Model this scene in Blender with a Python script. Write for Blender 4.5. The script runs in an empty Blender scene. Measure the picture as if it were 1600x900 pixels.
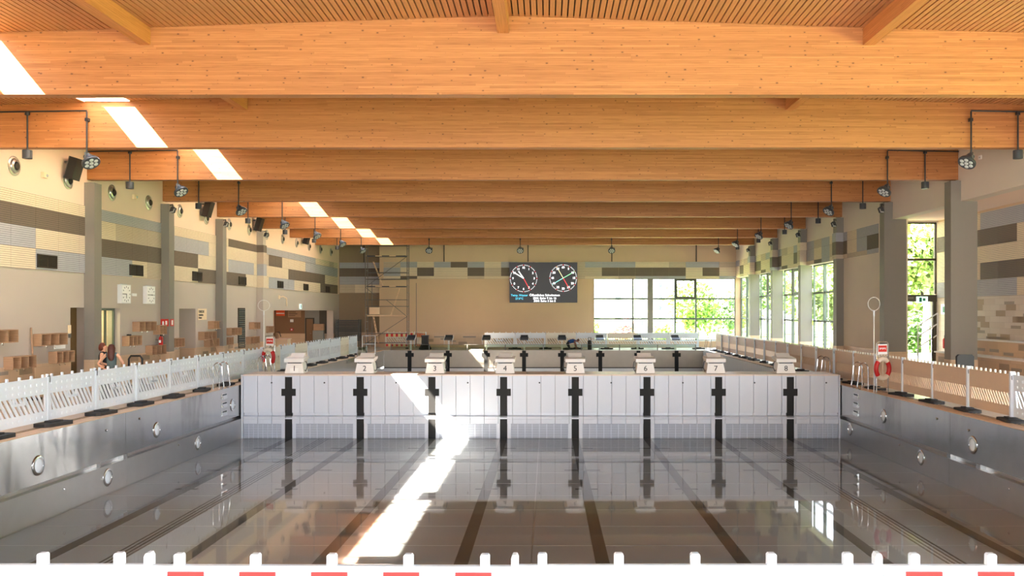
import bpy, math, random
from mathutils import Vector, Matrix
random.seed(11)
scene = bpy.context.scene
col = scene.collection
R = math.radians

# ------------------------------------------------------------------ camera
CAMZ = 2.58
cam_data = bpy.data.cameras.new('camera')
cam = bpy.data.objects.new('camera', cam_data)
col.objects.link(cam)
cam.location = (0, 0, CAMZ)
cam.rotation_euler = (R(90), 0, 0)
cam_data.sensor_width = 36
cam_data.lens = 30.24
cam_data.shift_x = -55 / 1600
cam_data.shift_y = 36 / 1600
cam_data.clip_end = 500
scene.camera = cam

# ------------------------------------------------------------------ world, sun, exposure
SKY, SUN, EXPOSURE = 8.0, 105.0, 0.45
world = bpy.data.worlds.new('world'); scene.world = world
world.use_nodes = True
nt = world.node_tree
bg = nt.nodes['Background']
tc = nt.nodes.new('ShaderNodeTexCoord')
sep = nt.nodes.new('ShaderNodeSeparateXYZ')
rmp = nt.nodes.new('ShaderNodeValToRGB')
nt.links.new(tc.outputs['Generated'], sep.inputs[0])
nt.links.new(sep.outputs['Z'], rmp.inputs[0])
rmp.color_ramp.elements[0].position = 0.0
rmp.color_ramp.elements[0].color = (0.97, 0.98, 1.0, 1)
rmp.color_ramp.elements[1].position = 0.7
rmp.color_ramp.elements[1].color = (0.58, 0.77, 1.0, 1)
nt.links.new(rmp.outputs[0], bg.inputs['Color'])
bg.inputs['Strength'].default_value = SKY
sun_data = bpy.data.lights.new('sun', 'SUN')
sun_data.energy = SUN
sun_data.color = (1.0, 0.93, 0.82)
sun_data.angle = R(0.6)
sun = bpy.data.objects.new('sun', sun_data); col.objects.link(sun)
SD = Vector((1.0, 0.45, -1.22)).normalized()
sun.rotation_euler = SD.to_track_quat('-Z', 'Y').to_euler()
sun.location = (-30, -20, 40)

def portal(name, loc, rot, sx, sy):
    l = bpy.data.lights.new(name, 'AREA'); l.shape = 'RECTANGLE'; l.size = sx; l.size_y = sy
    l.cycles.is_portal = True
    o = bpy.data.objects.new(name, l); col.objects.link(o); o.location = loc; o.rotation_euler = rot
portal('portal_entrance', (-0.8, -5.9, 3.6), (R(90), 0, 0), 26, 6.2)
portal('portal_side', (13.72, 50.2, 2.7), (R(90), 0, R(90)), 21.5, 4.6)
portal('portal_far', (8.3, 60.9, 2.7), (R(-90), 0, 0), 10, 4.6)
portal('portal_annex', (15.35, 7.25, 3.15), (R(90), 0, R(90)), 24.0, 5.7)
vs = scene.view_settings
vs.view_transform = 'Standard'; vs.look = 'None'; vs.gamma = 1.0; vs.exposure = EXPOSURE
vs.use_curve_mapping = False
try:
    scene.cycles.use_denoising = True
    scene.cycles.sample_clamp_indirect = 60.0
    scene.cycles.blur_glossy = 1.5
    scene.cycles.caustics_reflective = True
    scene.cycles.max_bounces = 10
    scene.cycles.diffuse_bounces = 6
    scene.cycles.transparent_max_bounces = 24
except Exception:
    pass

# ------------------------------------------------------------------ materials
def srgb(r, g, b):
    f = lambda c: (c / 255 / 12.92) if c / 255 <= 0.04045 else ((c / 255 + 0.055) / 1.055) ** 2.4
    return (f(r), f(g), f(b), 1)
M = {}
class NT:
    def __init__(s, name):
        s.m = bpy.data.materials.new(name); s.m.use_nodes = True
        s.t = s.m.node_tree; s.p = s.t.nodes['Principled BSDF']; s.out = s.t.nodes['Material Output']
        M[name] = s.m
    def n(s, kind, **kw):
        x = s.t.nodes.new(kind)
        for k, v in kw.items(): setattr(x, k, v)
        return x
    def l(s, a, b): s.t.links.new(a, b)
    def math(s, op, a, b=None):
        x = s.n('ShaderNodeMath', operation=op)
        for i, q in enumerate((a, b)):
            if q is None: continue
            if isinstance(q, (int, float)): x.inputs[i].default_value = q
            else: s.l(q, x.inputs[i])
        return x.outputs[0]
    def mix(s, f, a, b, mode='MIX'):
        x = s.n('ShaderNodeMix', data_type='RGBA', blend_type=mode)
        for sock, q in ((x.inputs[0], f), (x.inputs[6], a), (x.inputs[7], b)):
            if isinstance(q, (int, float)): sock.default_value = q
            elif isinstance(q, tuple): sock.default_value = q
            else: s.l(q, sock)
        return x.outputs[2]
    def obj(s):
        return s.n('ShaderNodeTexCoord').outputs['Object']
    def xyz(s, v):
        x = s.n('ShaderNodeSeparateXYZ'); s.l(v, x.inputs[0]); return x.outputs
    def comb(s, x, y, z=0.0):
        c = s.n('ShaderNodeCombineXYZ')
        for i, q in enumerate((x, y, z)):
            if isinstance(q, (int, float)): c.inputs[i].default_value = q
            else: s.l(q, c.inputs[i])
        return c.outputs[0]
    def noise(s, v, scale, detail=3, rough=0.5):
        x = s.n('ShaderNodeTexNoise'); s.l(v, x.inputs['Vector'])
        x.inputs['Scale'].default_value = scale; x.inputs['Detail'].default_value = detail
        x.inputs['Roughness'].default_value = rough
        return x.outputs['Fac']
    def ramp(s, f, stops):
        x = s.n('ShaderNodeValToRGB'); s.l(f, x.inputs[0])
        e = x.color_ramp.elements
        while len(e) < len(stops): e.new(0.5)
        for q, (p, c) in zip(e, stops): q.position = p; q.color = c
        return x.outputs[0]
    def bump(s, h, strength, dist=0.01):
        x = s.n('ShaderNodeBump'); x.inputs['Strength'].default_value = strength
        x.inputs['Distance'].default_value = dist; s.l(h, x.inputs['Height'])
        s.l(x.outputs[0], s.p.inputs['Normal'])
    def setp(s, color=None, rough=None, metal=None, **kw):
        if color is not None:
            if isinstance(color, tuple): s.p.inputs['Base Color'].default_value = color
            else: s.l(color, s.p.inputs['Base Color'])
        if rough is not None:
            if isinstance(rough, (int, float)): s.p.inputs['Roughness'].default_value = rough
            else: s.l(rough, s.p.inputs['Roughness'])
        if metal is not None: s.p.inputs['Metallic'].default_value = metal
        for k, v in kw.items(): s.p.inputs[k].default_value = v

def plain(name, color, rough=0.5, metal=0.0, var=0.06, scale=6.0, **kw):
    s = NT(name)
    n = s.noise(s.obj(), scale, 3)
    dark = tuple(c * (1 - var) for c in color[:3]) + (1,)
    lite = tuple(min(1, c * (1 + var)) for c in color[:3]) + (1,)
    s.setp(s.mix(n, dark, lite), rough, metal, **kw)
    return s
def emit(name, color, strength):
    s = NT(name); s.setp((0.02, 0.02, 0.02, 1), 0.5)
    s.p.inputs['Emission Color'].default_value = color
    s.p.inputs['Emission Strength'].default_value = strength

# glued laminated timber: lamellas, grain, knots
def wood(name, c1, c2, knots=True, row=0.045, axis='x', length=2.6):
    s = NT(name); v = s.obj(); x, y, z = s.xyz(v)
    if axis == 'x': u, w = x, s.math('ADD', z, s.math('MULTIPLY', y, 1.0))
    else: u, w = y, s.math('ADD', z, x)
    wn = s.n('ShaderNodeTexWhiteNoise', noise_dimensions='1D'); s.l(s.math('FLOOR', s.math('DIVIDE', w, row)), wn.inputs['W'])
    br = s.n('ShaderNodeTexBrick', offset=0.0, offset_frequency=2)
    s.l(s.comb(s.math('ADD', u, s.math('MULTIPLY', wn.outputs['Value'], length * 3)), w), br.inputs['Vector'])
    br.inputs['Scale'].default_value = 1.0; br.inputs['Brick Width'].default_value = length
    br.inputs['Row Height'].default_value = row; br.inputs['Mortar Size'].default_value = 0.0022
    br.inputs['Mortar Smooth'].default_value = 0.6; br.inputs['Bias'].default_value = 0.0
    br.inputs['Color1'].default_value = c1; br.inputs['Color2'].default_value = c2
    br.inputs['Mortar'].default_value = tuple(a * 0.72 for a in c2[:3]) + (1,)
    g = s.noise(s.comb(s.math('MULTIPLY', u, 0.9), s.math('MULTIPLY', w, 42.0), 0.0), 1.6, 5, 0.6)
    g2 = s.ramp(g, [(0.30, (0.62, 0.52, 0.40, 1)), (0.50, (1, 1, 1, 1)), (0.8, (1.0, 1.0, 1.0, 1))])
    c = s.mix(0.95, br.outputs['Color'], g2, 'MULTIPLY')
    big = s.noise(s.comb(s.math('MULTIPLY', u, 0.35), s.math('MULTIPLY', w, 1.2)), 1.0, 2)
    c = s.mix(s.math('MULTIPLY', big, 0.2), c, c1)
    if knots:
        vo = s.n('ShaderNodeTexVoronoi', voronoi_dimensions='2D')
        vo.inputs['Scale'].default_value = 1.0
        s.l(s.comb(s.math('MULTIPLY', u, 3.3), s.math('MULTIPLY', w, 5.6)), vo.inputs['Vector'])
        sepc = s.n('ShaderNodeSeparateColor'); s.l(vo.outputs['Color'], sepc.inputs[0])
        size = s.math('MULTIPLY', s.math('SUBTRACT', sepc.outputs[0], 0.25), 0.105)
        k = s.math('LESS_THAN', vo.outputs['Distance'], size)
        ring = s.math('LESS_THAN', vo.outputs['Distance'], s.math('MULTIPLY', size, 1.9))
        c = s.mix(s.math('MULTIPLY', ring, 0.22), c, (0.30, 0.11, 0.03, 1))
        c = s.mix(s.math('MULTIPLY', k, 0.75), c, (0.10, 0.035, 0.012, 1))
    s.setp(c, 0.55)
    return s
wood('glulam', (0.54, 0.222, 0.066, 1), (0.405, 0.150, 0.040, 1))
wood('purlin_wood', (0.60, 0.245, 0.075, 1), (0.53, 0.20, 0.055, 1), knots=False, axis='y')
wood('slat_wood', (0.54, 0.24, 0.09, 1), (0.48, 0.205, 0.07, 1), knots=False, axis='y', row=0.12, length=3.7)
wood('shelf_wood', (0.46, 0.28, 0.155, 1), (0.40, 0.235, 0.125, 1), knots=False, row=0.3, length=1.4)
plain('ceiling_back', (0.025, 0.014, 0.009, 1), 0.9)
plain('plaster', srgb(240, 211, 188), 0.85, scale=1.2, var=0.03)
plain('taupe_paint', srgb(190, 177, 162), 0.8, scale=1.2, var=0.03)
plain('fascia_plaster', srgb(226, 212, 192), 0.85, scale=1.2, var=0.03)
plain('warm_plaster', srgb(212, 182, 148), 0.85, scale=1.2, var=0.03)
plain('column_paint', srgb(134, 127, 116), 0.6, var=0.03)
plain('brown_paint', srgb(134, 102, 72), 0.7, var=0.04)
plain('door_brown', srgb(120, 92, 52), 0.6)
plain('grey_blue_paint', srgb(140, 140, 130), 0.6)
def cladding(name, c):
    s = NT(name); x, y, z = s.xyz(s.obj())
    fr = s.math('FRACT', s.math('DIVIDE', z, 0.06))
    slot = s.math('LESS_THAN', fr, 0.2)
    nz = s.noise(s.comb(s.math('MULTIPLY', x, 3.0), s.math('MULTIPLY', z, 40.0)), 1.0, 3)
    base = s.mix(nz, tuple(a * 0.86 for a in c[:3]) + (1,), tuple(min(1, a * 1.1) for a in c[:3]) + (1,))
    s.setp(s.mix(s.math('MULTIPLY', slot, 0.85), base, tuple(a * 0.25 for a in c[:3]) + (1,)), 0.7)
    s.bump(s.math('SUBTRACT', 1.0, slot), 0.5, 0.01)
cladding('clad_cream', srgb(234, 214, 182))
cladding('clad_beige', srgb(210, 190, 164))
cladding('clad_blue', srgb(184, 182, 184))
cladding('clad_dark', srgb(120, 105, 90))
def tiles(name, c1, c2, w, h, rough=0.35, axis=0, mortar=0.004):
    s = NT(name); x, y, z = s.xyz(s.obj())
    if axis == 2: u, v = x, y
    else: u, v = s.math('ADD', x, y), z
    br = s.n('ShaderNodeTexBrick', offset=0.5)
    s.l(s.comb(u, v), br.inputs['Vector'])
    br.inputs['Scale'].default_value = 1.0; br.inputs['Brick Width'].default_value = w
    br.inputs['Row Height'].default_value = h; br.inputs['Mortar Size'].default_value = mortar
    br.inputs['Color1'].default_value = c1; br.inputs['Color2'].default_value = c2
    br.inputs['Mortar'].default_value = tuple(a * 0.75 for a in c1[:3]) + (1,)
    s.setp(br.outputs['Color'], rough)
tiles('dado_tile', srgb(218, 188, 154), srgb(208, 177, 142), 0.62, 0.31)
tiles('wall_tile', srgb(214, 200, 184), srgb(206, 190, 173), 0.62, 0.2)
tiles('deck_tile', srgb(205, 192, 176), srgb(198, 184, 168), 0.3, 0.3, 0.3, axis=2)
plain('accent_tile', srgb(168, 144, 116), 0.4)
plain('accent_tile_grey', srgb(160, 146, 130), 0.4)
plain('gutter_beige', srgb(214, 178, 142), 0.4, var=0.04)
# stainless steel: long soft dents and brushed streaks
def steel(name, c, rough, dent=0.35, metal=1.0, dist=0.05):
    s = NT(name); v = s.obj(); x, y, z = s.xyz(v)
    n = s.noise(s.comb(s.math('MULTIPLY', x, 1.1), s.math('MULTIPLY', y, 1.1), s.math('MULTIPLY', z, 0.35)), 1.0, 2)
    fine = s.noise(v, 3.0, 4)
    s.setp(s.mix(fine, tuple(a * 0.86 for a in c[:3]) + (1,), c), s.math('ADD', s.math('MULTIPLY', fine, 0.10), rough - 0.05), metal)
    s.bump(n, dent, dist)
steel('steel_wall', (0.62, 0.61, 0.595, 1), 0.20, 0.8)
steel('steel_far_warm', (0.46, 0.40, 0.33, 1), 0.42, 0.0, metal=0.6)  # warm reflections put into the beige tint of the far wall steel
steel('steel_lower', (0.60, 0.59, 0.575, 1), 0.33, 0.3)
steel('steel_floor', (0.32, 0.316, 0.31, 1), 0.40, 0.08, metal=0.35)
steel('chrome', (0.75, 0.75, 0.74, 1), 0.15, 0.0)
steel('galvanised', (0.20, 0.185, 0.16, 1), 0.45, 0.0, metal=0.5)
plain('lane_black', (0.020, 0.019, 0.018, 1), 0.6, **{'Specular IOR Level': 0.2})
plain('lane_brown', (0.050, 0.040, 0.030, 1), 0.5)  # reflected orange light put into the colour of the dark floor markings
plain('bulkhead_white', srgb(204, 208, 216), 0.35, var=0.02, scale=2.0)
plain('bulkhead_top_warm', srgb(218, 200, 184), 0.4, var=0.03)  # beige reflection put into the top board colour
plain('bulkhead_seam', srgb(70, 72, 76), 0.6)
plain('grate_white', srgb(205, 210, 220), 0.4)
plain('grate_back', srgb(150, 156, 168), 0.6)
plain('white_plastic', srgb(222, 228, 234), 0.45, var=0.02)
plain('cream_plastic', srgb(214, 184, 152), 0.5, var=0.03)
plain('offwhite_plastic', srgb(232, 224, 206), 0.5, var=0.03)
plain('block_white', srgb(236, 232, 224), 0.4, var=0.02)
plain('white_metal', srgb(225, 225, 222), 0.35)
plain('rubber', (0.030, 0.028, 0.026, 1), 0.8, var=0.3, scale=14)
plain('black_metal', (0.022, 0.020, 0.019, 1), 0.45)
plain('dark_grey', (0.055, 0.058, 0.062, 1), 0.45)
plain('speaker_black', (0.015, 0.012, 0.010, 1), 0.5)
plain('nozzle_metal', (0.50, 0.47, 0.43, 1), 0.3, metal=0.8)
plain('lens_white', srgb(196, 198, 194), 0.15)
plain('lamp_glass', srgb(222, 230, 236), 0.2)
plain('grille_dark', srgb(62, 50, 38), 0.6)
plain('frame_dark', srgb(66, 58, 44), 0.5)
plain('frame_green', srgb(96, 104, 92), 0.5)
plain('fire_red', srgb(196, 26, 24), 0.4)
plain('sign_red', srgb(205, 50, 36), 0.4)
plain('sign_orange', srgb(232, 92, 40), 0.4)
plain('sign_cream', srgb(240, 214, 176), 0.5)
plain('sign_green', srgb(30, 130, 90), 0.4)
plain('ink', srgb(60, 48, 36), 0.6)
plain('black_ink', srgb(28, 28, 30), 0.6)
plain('white_paint', srgb(240, 238, 232), 0.5)
plain('stripe_red', srgb(220, 40, 36), 0.4)
plain('stripe_yellow', srgb(238, 214, 150), 0.4)
plain('screen_black', (0.020, 0.018, 0.018, 1), 0.35)
emit('led_white', (1, 1, 1, 1), 1.6)
emit('led_red', (1.0, 0.04, 0.05, 1), 1.4)
emit('led_cyan', (0.10, 0.75, 1.0, 1), 1.3)
emit('led_green', (0.35, 0.95, 0.45, 1), 1.2)
emit('led_yellow', (0.95, 0.85, 0.45, 1), 1.2)
emit('led_aqua', (0.35, 1.0, 0.85, 1), 1.2)
emit('exit_glow', (0.75, 1.0, 0.88, 1), 1.0)
plain('skin', srgb(214, 158, 122), 0.5)
plain('skin_dark', srgb(150, 96, 74), 0.5)
plain('hair_brown', srgb(74, 32, 18), 0.5, var=0.4, scale=30)
plain('hair_red', srgb(104, 46, 22), 0.5, var=0.4, scale=30)
plain('top_teal', srgb(84, 100, 100), 0.8)
plain('cloth_black', (0.012, 0.012, 0.014, 1), 0.8)
plain('cloth_blue', srgb(24, 66, 116), 0.8)
plain('rope_white', srgb(222, 208, 186), 0.7)
plain('crate_grey', srgb(74, 78, 76), 0.6)
plain('plank_wood', srgb(226, 190, 150), 0.6)
plain('facade_white', srgb(196, 194, 190), 0.8)
plain('facade_glass', srgb(52, 62, 70), 0.2)
plain('recess_shaded_plaster', srgb(152, 130, 102), 0.8)  # recess shade put into a darker copy of the far wall plaster
plain('liner_white', srgb(228, 234, 240), 0.5, var=0.02)
plain('grass', srgb(120, 150, 70), 0.9, var=0.4, scale=1.5)
plain('leaf_green', srgb(122, 146, 78), 0.6, var=0.35, scale=2.0)
plain('leaf_lime', srgb(146, 166, 92), 0.6, var=0.35, scale=2.0)
plain('leaf_deep', srgb(96, 124, 74), 0.6, var=0.35, scale=2.0)
plain('leaf_pink', srgb(196, 140, 136), 0.6, var=0.3, scale=2.0)
plain('bark', srgb(190, 178, 160), 0.9, var=0.3, scale=8)
plain('paper', srgb(246, 244, 238), 0.7)

def clear(name, f0, tint=(1, 1, 1, 1), rough=0.0, bumpscale=None):
    # thin clear sheet: Schlick reflection over straight transmission, alike from both sides
    s = NT(name); s.t.nodes.remove(s.p)
    ge = s.n('ShaderNodeNewGeometry')
    dp = s.n('ShaderNodeVectorMath', operation='DOT_PRODUCT')
    s.l(ge.outputs['Incoming'], dp.inputs[0]); s.l(ge.outputs['Normal'], dp.inputs[1])
    k = s.math('POWER', s.math('SUBTRACT', 1.0, s.math('ABSOLUTE', dp.outputs['Value'])), 5.0)
    fac = s.math('ADD', s.math('MULTIPLY', k, 1.0 - f0), f0)
    tr = s.n('ShaderNodeBsdfTransparent'); tr.inputs['Color'].default_value = tint
    gl = s.n('ShaderNodeBsdfGlossy'); gl.inputs['Roughness'].default_value = rough
    mx = s.n('ShaderNodeMixShader')
    s.l(fac, mx.inputs[0]); s.l(tr.outputs[0], mx.inputs[1]); s.l(gl.outputs[0], mx.inputs[2])
    s.l(mx.outputs[0], s.out.inputs['Surface'])
    if bumpscale:
        h = s.noise(s.obj(), bumpscale, 2)
        b = s.n('ShaderNodeBump'); b.inputs['Strength'].default_value = 0.02; b.inputs['Distance'].default_value = 0.02
        s.l(h, b.inputs['Height']); s.l(b.outputs[0], gl.inputs['Normal'])
    return s
clear('glass', 0.02)
clear('door_glass', 0.03, (0.86, 0.93, 0.80, 1))
clear('rail_glass', 0.04, (0.86, 0.92, 0.84, 1))
clear('water', 0.022, (0.93, 0.95, 0.94, 1), 0.035, 0.9)

# ------------------------------------------------------------------ mesh helpers
class MB:
    def __init__(s): s.v = []; s.f = []
    def add(s, vs, fs):
        k = len(s.v); s.v += [tuple(p) for p in vs]; s.f += [tuple(i + k for i in f) for f in fs]; return s
    def box(s, x0, x1, y0, y1, z0, z1):
        return s.add([(x0, y0, z0), (x1, y0, z0), (x1, y1, z0), (x0, y1, z0), (x0, y0, z1), (x1, y0, z1), (x1, y1, z1), (x0, y1, z1)],
                     [(0, 3, 2, 1), (4, 5, 6, 7), (0, 1, 5, 4), (1, 2, 6, 5), (2, 3, 7, 6), (3, 0, 4, 7)])
    def obox(s, c, size, rot=(0, 0, 0)):
        from mathutils import Euler
        m = Euler(rot).to_matrix(); hx, hy, hz = [q / 2 for q in size]; c = Vector(c)
        vs = [c + m @ Vector(q) for q in [(-hx, -hy, -hz), (hx, -hy, -hz), (hx, hy, -hz), (-hx, hy, -hz), (-hx, -hy, hz), (hx, -hy, hz), (hx, hy, hz), (-hx, hy, hz)]]
        return s.add(vs, [(0, 3, 2, 1), (4, 5, 6, 7), (0, 1, 5, 4), (1, 2, 6, 5), (2, 3, 7, 6), (3, 0, 4, 7)])
    def prism(s, poly, mapf, d0, d1):
        n = len(poly)
        vs = [mapf(a, b, d0) for a, b in poly] + [mapf(a, b, d1) for a, b in poly]
        fs = [tuple(range(n - 1, -1, -1)), tuple(range(n, 2 * n))] + [(i, (i + 1) % n, n + (i + 1) % n, n + i) for i in range(n)]
        return s.add(vs, fs)
    def tube(s, pts, r, n=8, cap=True, closed=False):
        pts = [Vector(p) for p in pts]; k = len(pts); rings = []
        rr = r if isinstance(r, (list, tuple)) else [r] * k
        prev = None
        for i, p in enumerate(pts):
            if closed: t = pts[(i + 1) % k] - pts[i - 1]
            else: t = pts[min(i + 1, k - 1)] - pts[max(i - 1, 0)]
            t.normalize()
            if prev is None:
                up = Vector((0, 0, 1)) if abs(t.z) < 0.9 else Vector((1, 0, 0))
                a = t.cross(up).normalized()
            else:
                a = (prev - t * prev.dot(t)).normalized()
            prev = a; b = t.cross(a)
            rings.append([p + (a * math.cos(q) + b * math.sin(q)) * rr[i] for q in [2 * math.pi * j / n for j in range(n)]])
        vs = [q for ring in rings for q in ring]; fs = []
        for i in range(k if closed else k - 1):
            i2 = (i + 1) % k
            for j in range(n):
                fs.append((i * n + j, i * n + (j + 1) % n, i2 * n + (j + 1) % n, i2 * n + j))
        if cap and not closed:
            fs.append(tuple(range(n - 1, -1, -1))); fs.append(tuple((k - 1) * n + j for j in range(n)))
        return s.add(vs, fs)
    def lathe(s, prof, c, axis, n=20):
        c = Vector(c); axis = Vector(axis).normalized()
        up = Vector((0, 0, 1)) if abs(axis.z) < 0.9 else Vector((1, 0, 0))
        a = axis.cross(up).normalized(); b = axis.cross(a)
        vs = []; fs = []
        for r, h in prof:
            for j in range(n):
                q = 2 * math.pi * j / n
                vs.append(c + axis * h + (a * math.cos(q) + b * math.sin(q)) * max(r, 1e-4))
        for i in range(len(prof) - 1):
            for j in range(n):
                fs.append((i * n + j, i * n + (j + 1) % n, (i + 1) * n + (j + 1) % n, (i + 1) * n + j))
        fs.append(tuple(range(n - 1, -1, -1))); fs.append(tuple((len(prof) - 1) * n + j for j in range(n)))
        return s.add(vs, fs)
    def mesh(s, name, m, smooth=False):
        me = bpy.data.meshes.new(name); me.from_pydata(s.v, [], s.f); me.update()
        me.materials.append(M[m])
        if smooth:
            me.shade_smooth()
            try: me.set_sharp_from_angle(angle=R(40))
            except Exception: pass
        return me
    def build(s, name, m, parent=None, smooth=False):
        return mk(name, s.mesh(name, m, smooth), parent)
def mk(name, me, parent=None, loc=None, rot=None):
    o = bpy.data.objects.new(name, me); col.objects.link(o)
    if parent: o.parent = parent
    if loc: o.location = loc
    if rot: o.rotation_euler = rot
    return o
def tag(o, label=None, cat=None, group=None, kind=None):
    if label: o['label'] = label
    if cat: o['category'] = cat
    if group: o['group'] = group
    if kind: o['kind'] = kind
    return o
def thing(name, loc, label, cat, group=None, rz=0.0):
    o = bpy.data.objects.new(name, None); col.objects.link(o); o.empty_display_size = 0.1
    o.location = loc; o.rotation_euler = (0, 0, rz)
    return tag(o, label, cat, group)
def copy_tree(o, parent=None):
    c = o.copy(); col.objects.link(c); c.parent = parent
    for ch in o.children: copy_tree(ch, c)
    return c
def struct(mb, name, m, parent=None):
    o = mb.build(name, m, parent)
    if parent is None: o['kind'] = 'structure'
    return o
_text_cache = {}
def text_mesh(txt, size, m, align='CENTER', extrude=0.004, bold=0.0):
    key = (txt, size, m, align, extrude)
    if key in _text_cache: return _text_cache[key]
    cu = bpy.data.curves.new('lettering', 'FONT'); cu.body = txt; cu.size = size
    cu.align_x = align; cu.align_y = 'CENTER'; cu.extrude = extrude; cu.resolution_u = 3; cu.offset = bold
    t = bpy.data.objects.new('lettering', cu); col.objects.link(t)
    dg = bpy.context.evaluated_depsgraph_get()
    me = bpy.data.meshes.new_from_object(t.evaluated_get(dg))
    bpy.data.objects.remove(t); bpy.data.curves.remove(cu)
    me.materials.clear(); me.materials.append(M[m])
    _text_cache[key] = me
    return me
ORD = ['nearest', 'second', 'third', 'fourth', 'fifth', 'sixth', 'seventh', 'eighth', 'ninth', 'tenth', 'eleventh', 'twelfth',
       'thirteenth', 'fourteenth', 'fifteenth', 'sixteenth', 'seventeenth', 'eighteenth', 'nineteenth', 'twentieth']
XZ = lambda a, b, d: (a, d, b)
YZ = lambda a, b, d: (d, a, b)
XY = lambda a, b, d: (a, b, d)

# ------------------------------------------------------------------ main dimensions (metres; deck = 0)
PITCH, Y3 = 5.51, 28.30
BY = {n: Y3 + (n - 3) * PITCH for n in range(-3, 9)}      # rear face of each roof beam
BT = 0.28                                                  # beam thickness
XL, XR, YF, YN = -15.0, 13.40, 61.0, -6.0                  # hall walls
ZB = 6.86                                                  # underside of beams
RIDGE = -0.85
def zc(x): return 8.41 - 0.033 * abs(x - RIDGE)            # ceiling height
PX0, PX1, PY0, PY1 = -10.71, 10.24, 5.5, 56.4              # pool
ZW, ZFL = -1.84, -1.875
SK0, SK1 = -12.1, -10.9                                    # roof light strip

# ------------------------------------------------------------------ ceiling, roof beams
def slab(mb, x0, x1, y0, y1, t0=0.05, t1=0.45):
    mb.prism([(x0, zc(x0) + t0), (x1, zc(x1) + t0), (x1, zc(x1) + t1), (x0, zc(x0) + t1)], XZ, y0, y1)
mb = MB()
for x0, x1 in ((XL - 0.4, SK0), (SK1, RIDGE), (RIDGE, XR + 0.4)): slab(mb, x0, x1, YN - 0.3, YF + 1.6)
LIT = [n for n in range(-2, 8) if n != 3]                  # bays with a roof light
edges = [YN - 0.3]
for n in range(-3, 8):
    a, b = BY[n] + 0.03, BY[n + 1] - BT - 0.03
    if n in LIT: edges += [a, b]
edges.append(YF + 1.6)
for a, b in zip(edges[0::2], edges[1::2]): slab(mb, SK0, SK1, a, b)
ceiling = struct(mb, 'ceiling', 'ceiling_back')
for n in LIT:
    a, b = BY[n] + 0.03, BY[n + 1] - BT - 0.03
    m2 = MB()
    for x0, x1 in ((SK0 - 0.005, SK0 + 0.02), (SK1 - 0.02, SK1 + 0.005)):
        m2.box(x0, x1, a, b, zc(x0) - 0.0, zc(x0) + 0.46)
    for y0, y1 in ((a, a + 0.02), (b - 0.02, b)): m2.box(SK0, SK1, y0, y1, zc(-11.5), zc(-11.5) + 0.46)
    m2.build('roof_light_lining', 'plaster', ceiling)
    for q in range(1, 6): MB().box(SK0, SK1, a + (b - a) * q / 6 - 0.03, a + (b - a) * q / 6 + 0.03, zc(-11.5) + 0.38, zc(-11.5) + 0.46).build('glazing_bar', 'white_metal', ceiling)
    MB().box(SK0 - 0.05, SK1 + 0.05, a - 0.05, b + 0.05, zc(-11.5) + 0.47, zc(-11.5) + 0.48).build('roof_light_pane', 'glass', ceiling)
slat_len = PITCH - BT - 0.02
slat_me = MB().box(-0.0465, 0.0465, 0, slat_len, 0.0, 0.05).mesh('slat', 'slat_wood')
xs = []
x = XL + 0.1
while x < XR - 0.08:
    if not (SK0 - 0.03 < x < SK1 + 0.03): xs.append(x)
    x += 0.12
for x in xs: mk('slat', slat_me, ceiling, (x, BY[0] + 0.01, zc(x)))
for n in (1, 2, 3):
    m2 = MB()
    for x in xs: m2.box(x - 0.0465, x + 0.0465, BY[n] + 0.01, BY[n] + 0.01 + slat_len, zc(x), zc(x) + 0.05)
    o = m2.build('slat_row', 'slat_wood', ceiling); o['kind'] = 'stuff'
for n in range(-1, 9):
    m2 = MB().prism([(XL + 0.01, ZB), (XR - 0.01, ZB), (XR - 0.01, zc(XR) + 0.045), (RIDGE, zc(RIDGE) + 0.045), (XL + 0.01, zc(XL) + 0.045)], XZ, BY[n] - BT, BY[n])
    if n < 1: continue
    o = m2.build('roof_beam', 'glulam')
    tag(o, f'deep glued timber roof beam spanning the hall, {ORD[n-1]} from the camera' if n < 8 else 'glued timber roof beam spanning the hall, closest to the scoreboard wall', 'beam', 'timber roof beams')
for n in (0, 1, 2):
    for x, w in ((-7.95, 'left'), (-0.87, 'middle'), (6.35, 'right')):
        o = MB().box(x - 0.11, x + 0.11, BY[n] + 0.005, BY[n + 1] - BT - 0.005, zc(x) - 0.34, zc(x) - 0.002).build('purlin', 'purlin_wood')
        where = ['in front of the nearest roof beam', 'between the nearest and second roof beams', 'between the second and third roof beams'][n]
        tag(o, f'{w} timber cross rib under the slatted ceiling {where}', 'purlin', 'ceiling ribs')

# ------------------------------------------------------------------ walls
def wall_grid(mb, mapf, d0, d1, a0, a1, z0, z1, holes):
    As = sorted({a0, a1} | {q for h in holes for q in h[:2] if a0 < q < a1})
    Zs = sorted({z0, z1} | {q for h in holes for q in h[2:] if z0 < q < z1})
    for a, b in zip(As, As[1:]):
        run = None
        for c, d in list(zip(Zs, Zs[1:])) + [(None, None)]:
            solid = c is not None and not any(h[0] <= (a + b) / 2 <= h[1] and h[2] <= (c + d) / 2 <= h[3] for h in holes)
            if solid: run = (run[0], d) if run else (c, d)
            elif run:
                mb.prism([(a, run[0]), (b, run[0]), (b, run[1]), (a, run[1])], mapf, d0, d1); run = None
    return mb
DOORS = [(27.06, 28.15, 0, 2.69), (28.32, 30.2, 0, 2.68), (35.06, 36.7, 0, 2.68), (47.1, 60.3, 0, 2.62)]
wl = struct(wall_grid(MB(), YZ, XL - 0.45, XL, YN, YF + 1.4, -0.3, 3.79, DOORS), 'wall_left', 'taupe_paint')
MB().box(XL - 0.45, XL + 0.0, YN, YF + 1.4, 3.79, 8.5).build('upper_wall', 'plaster', wl)
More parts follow.
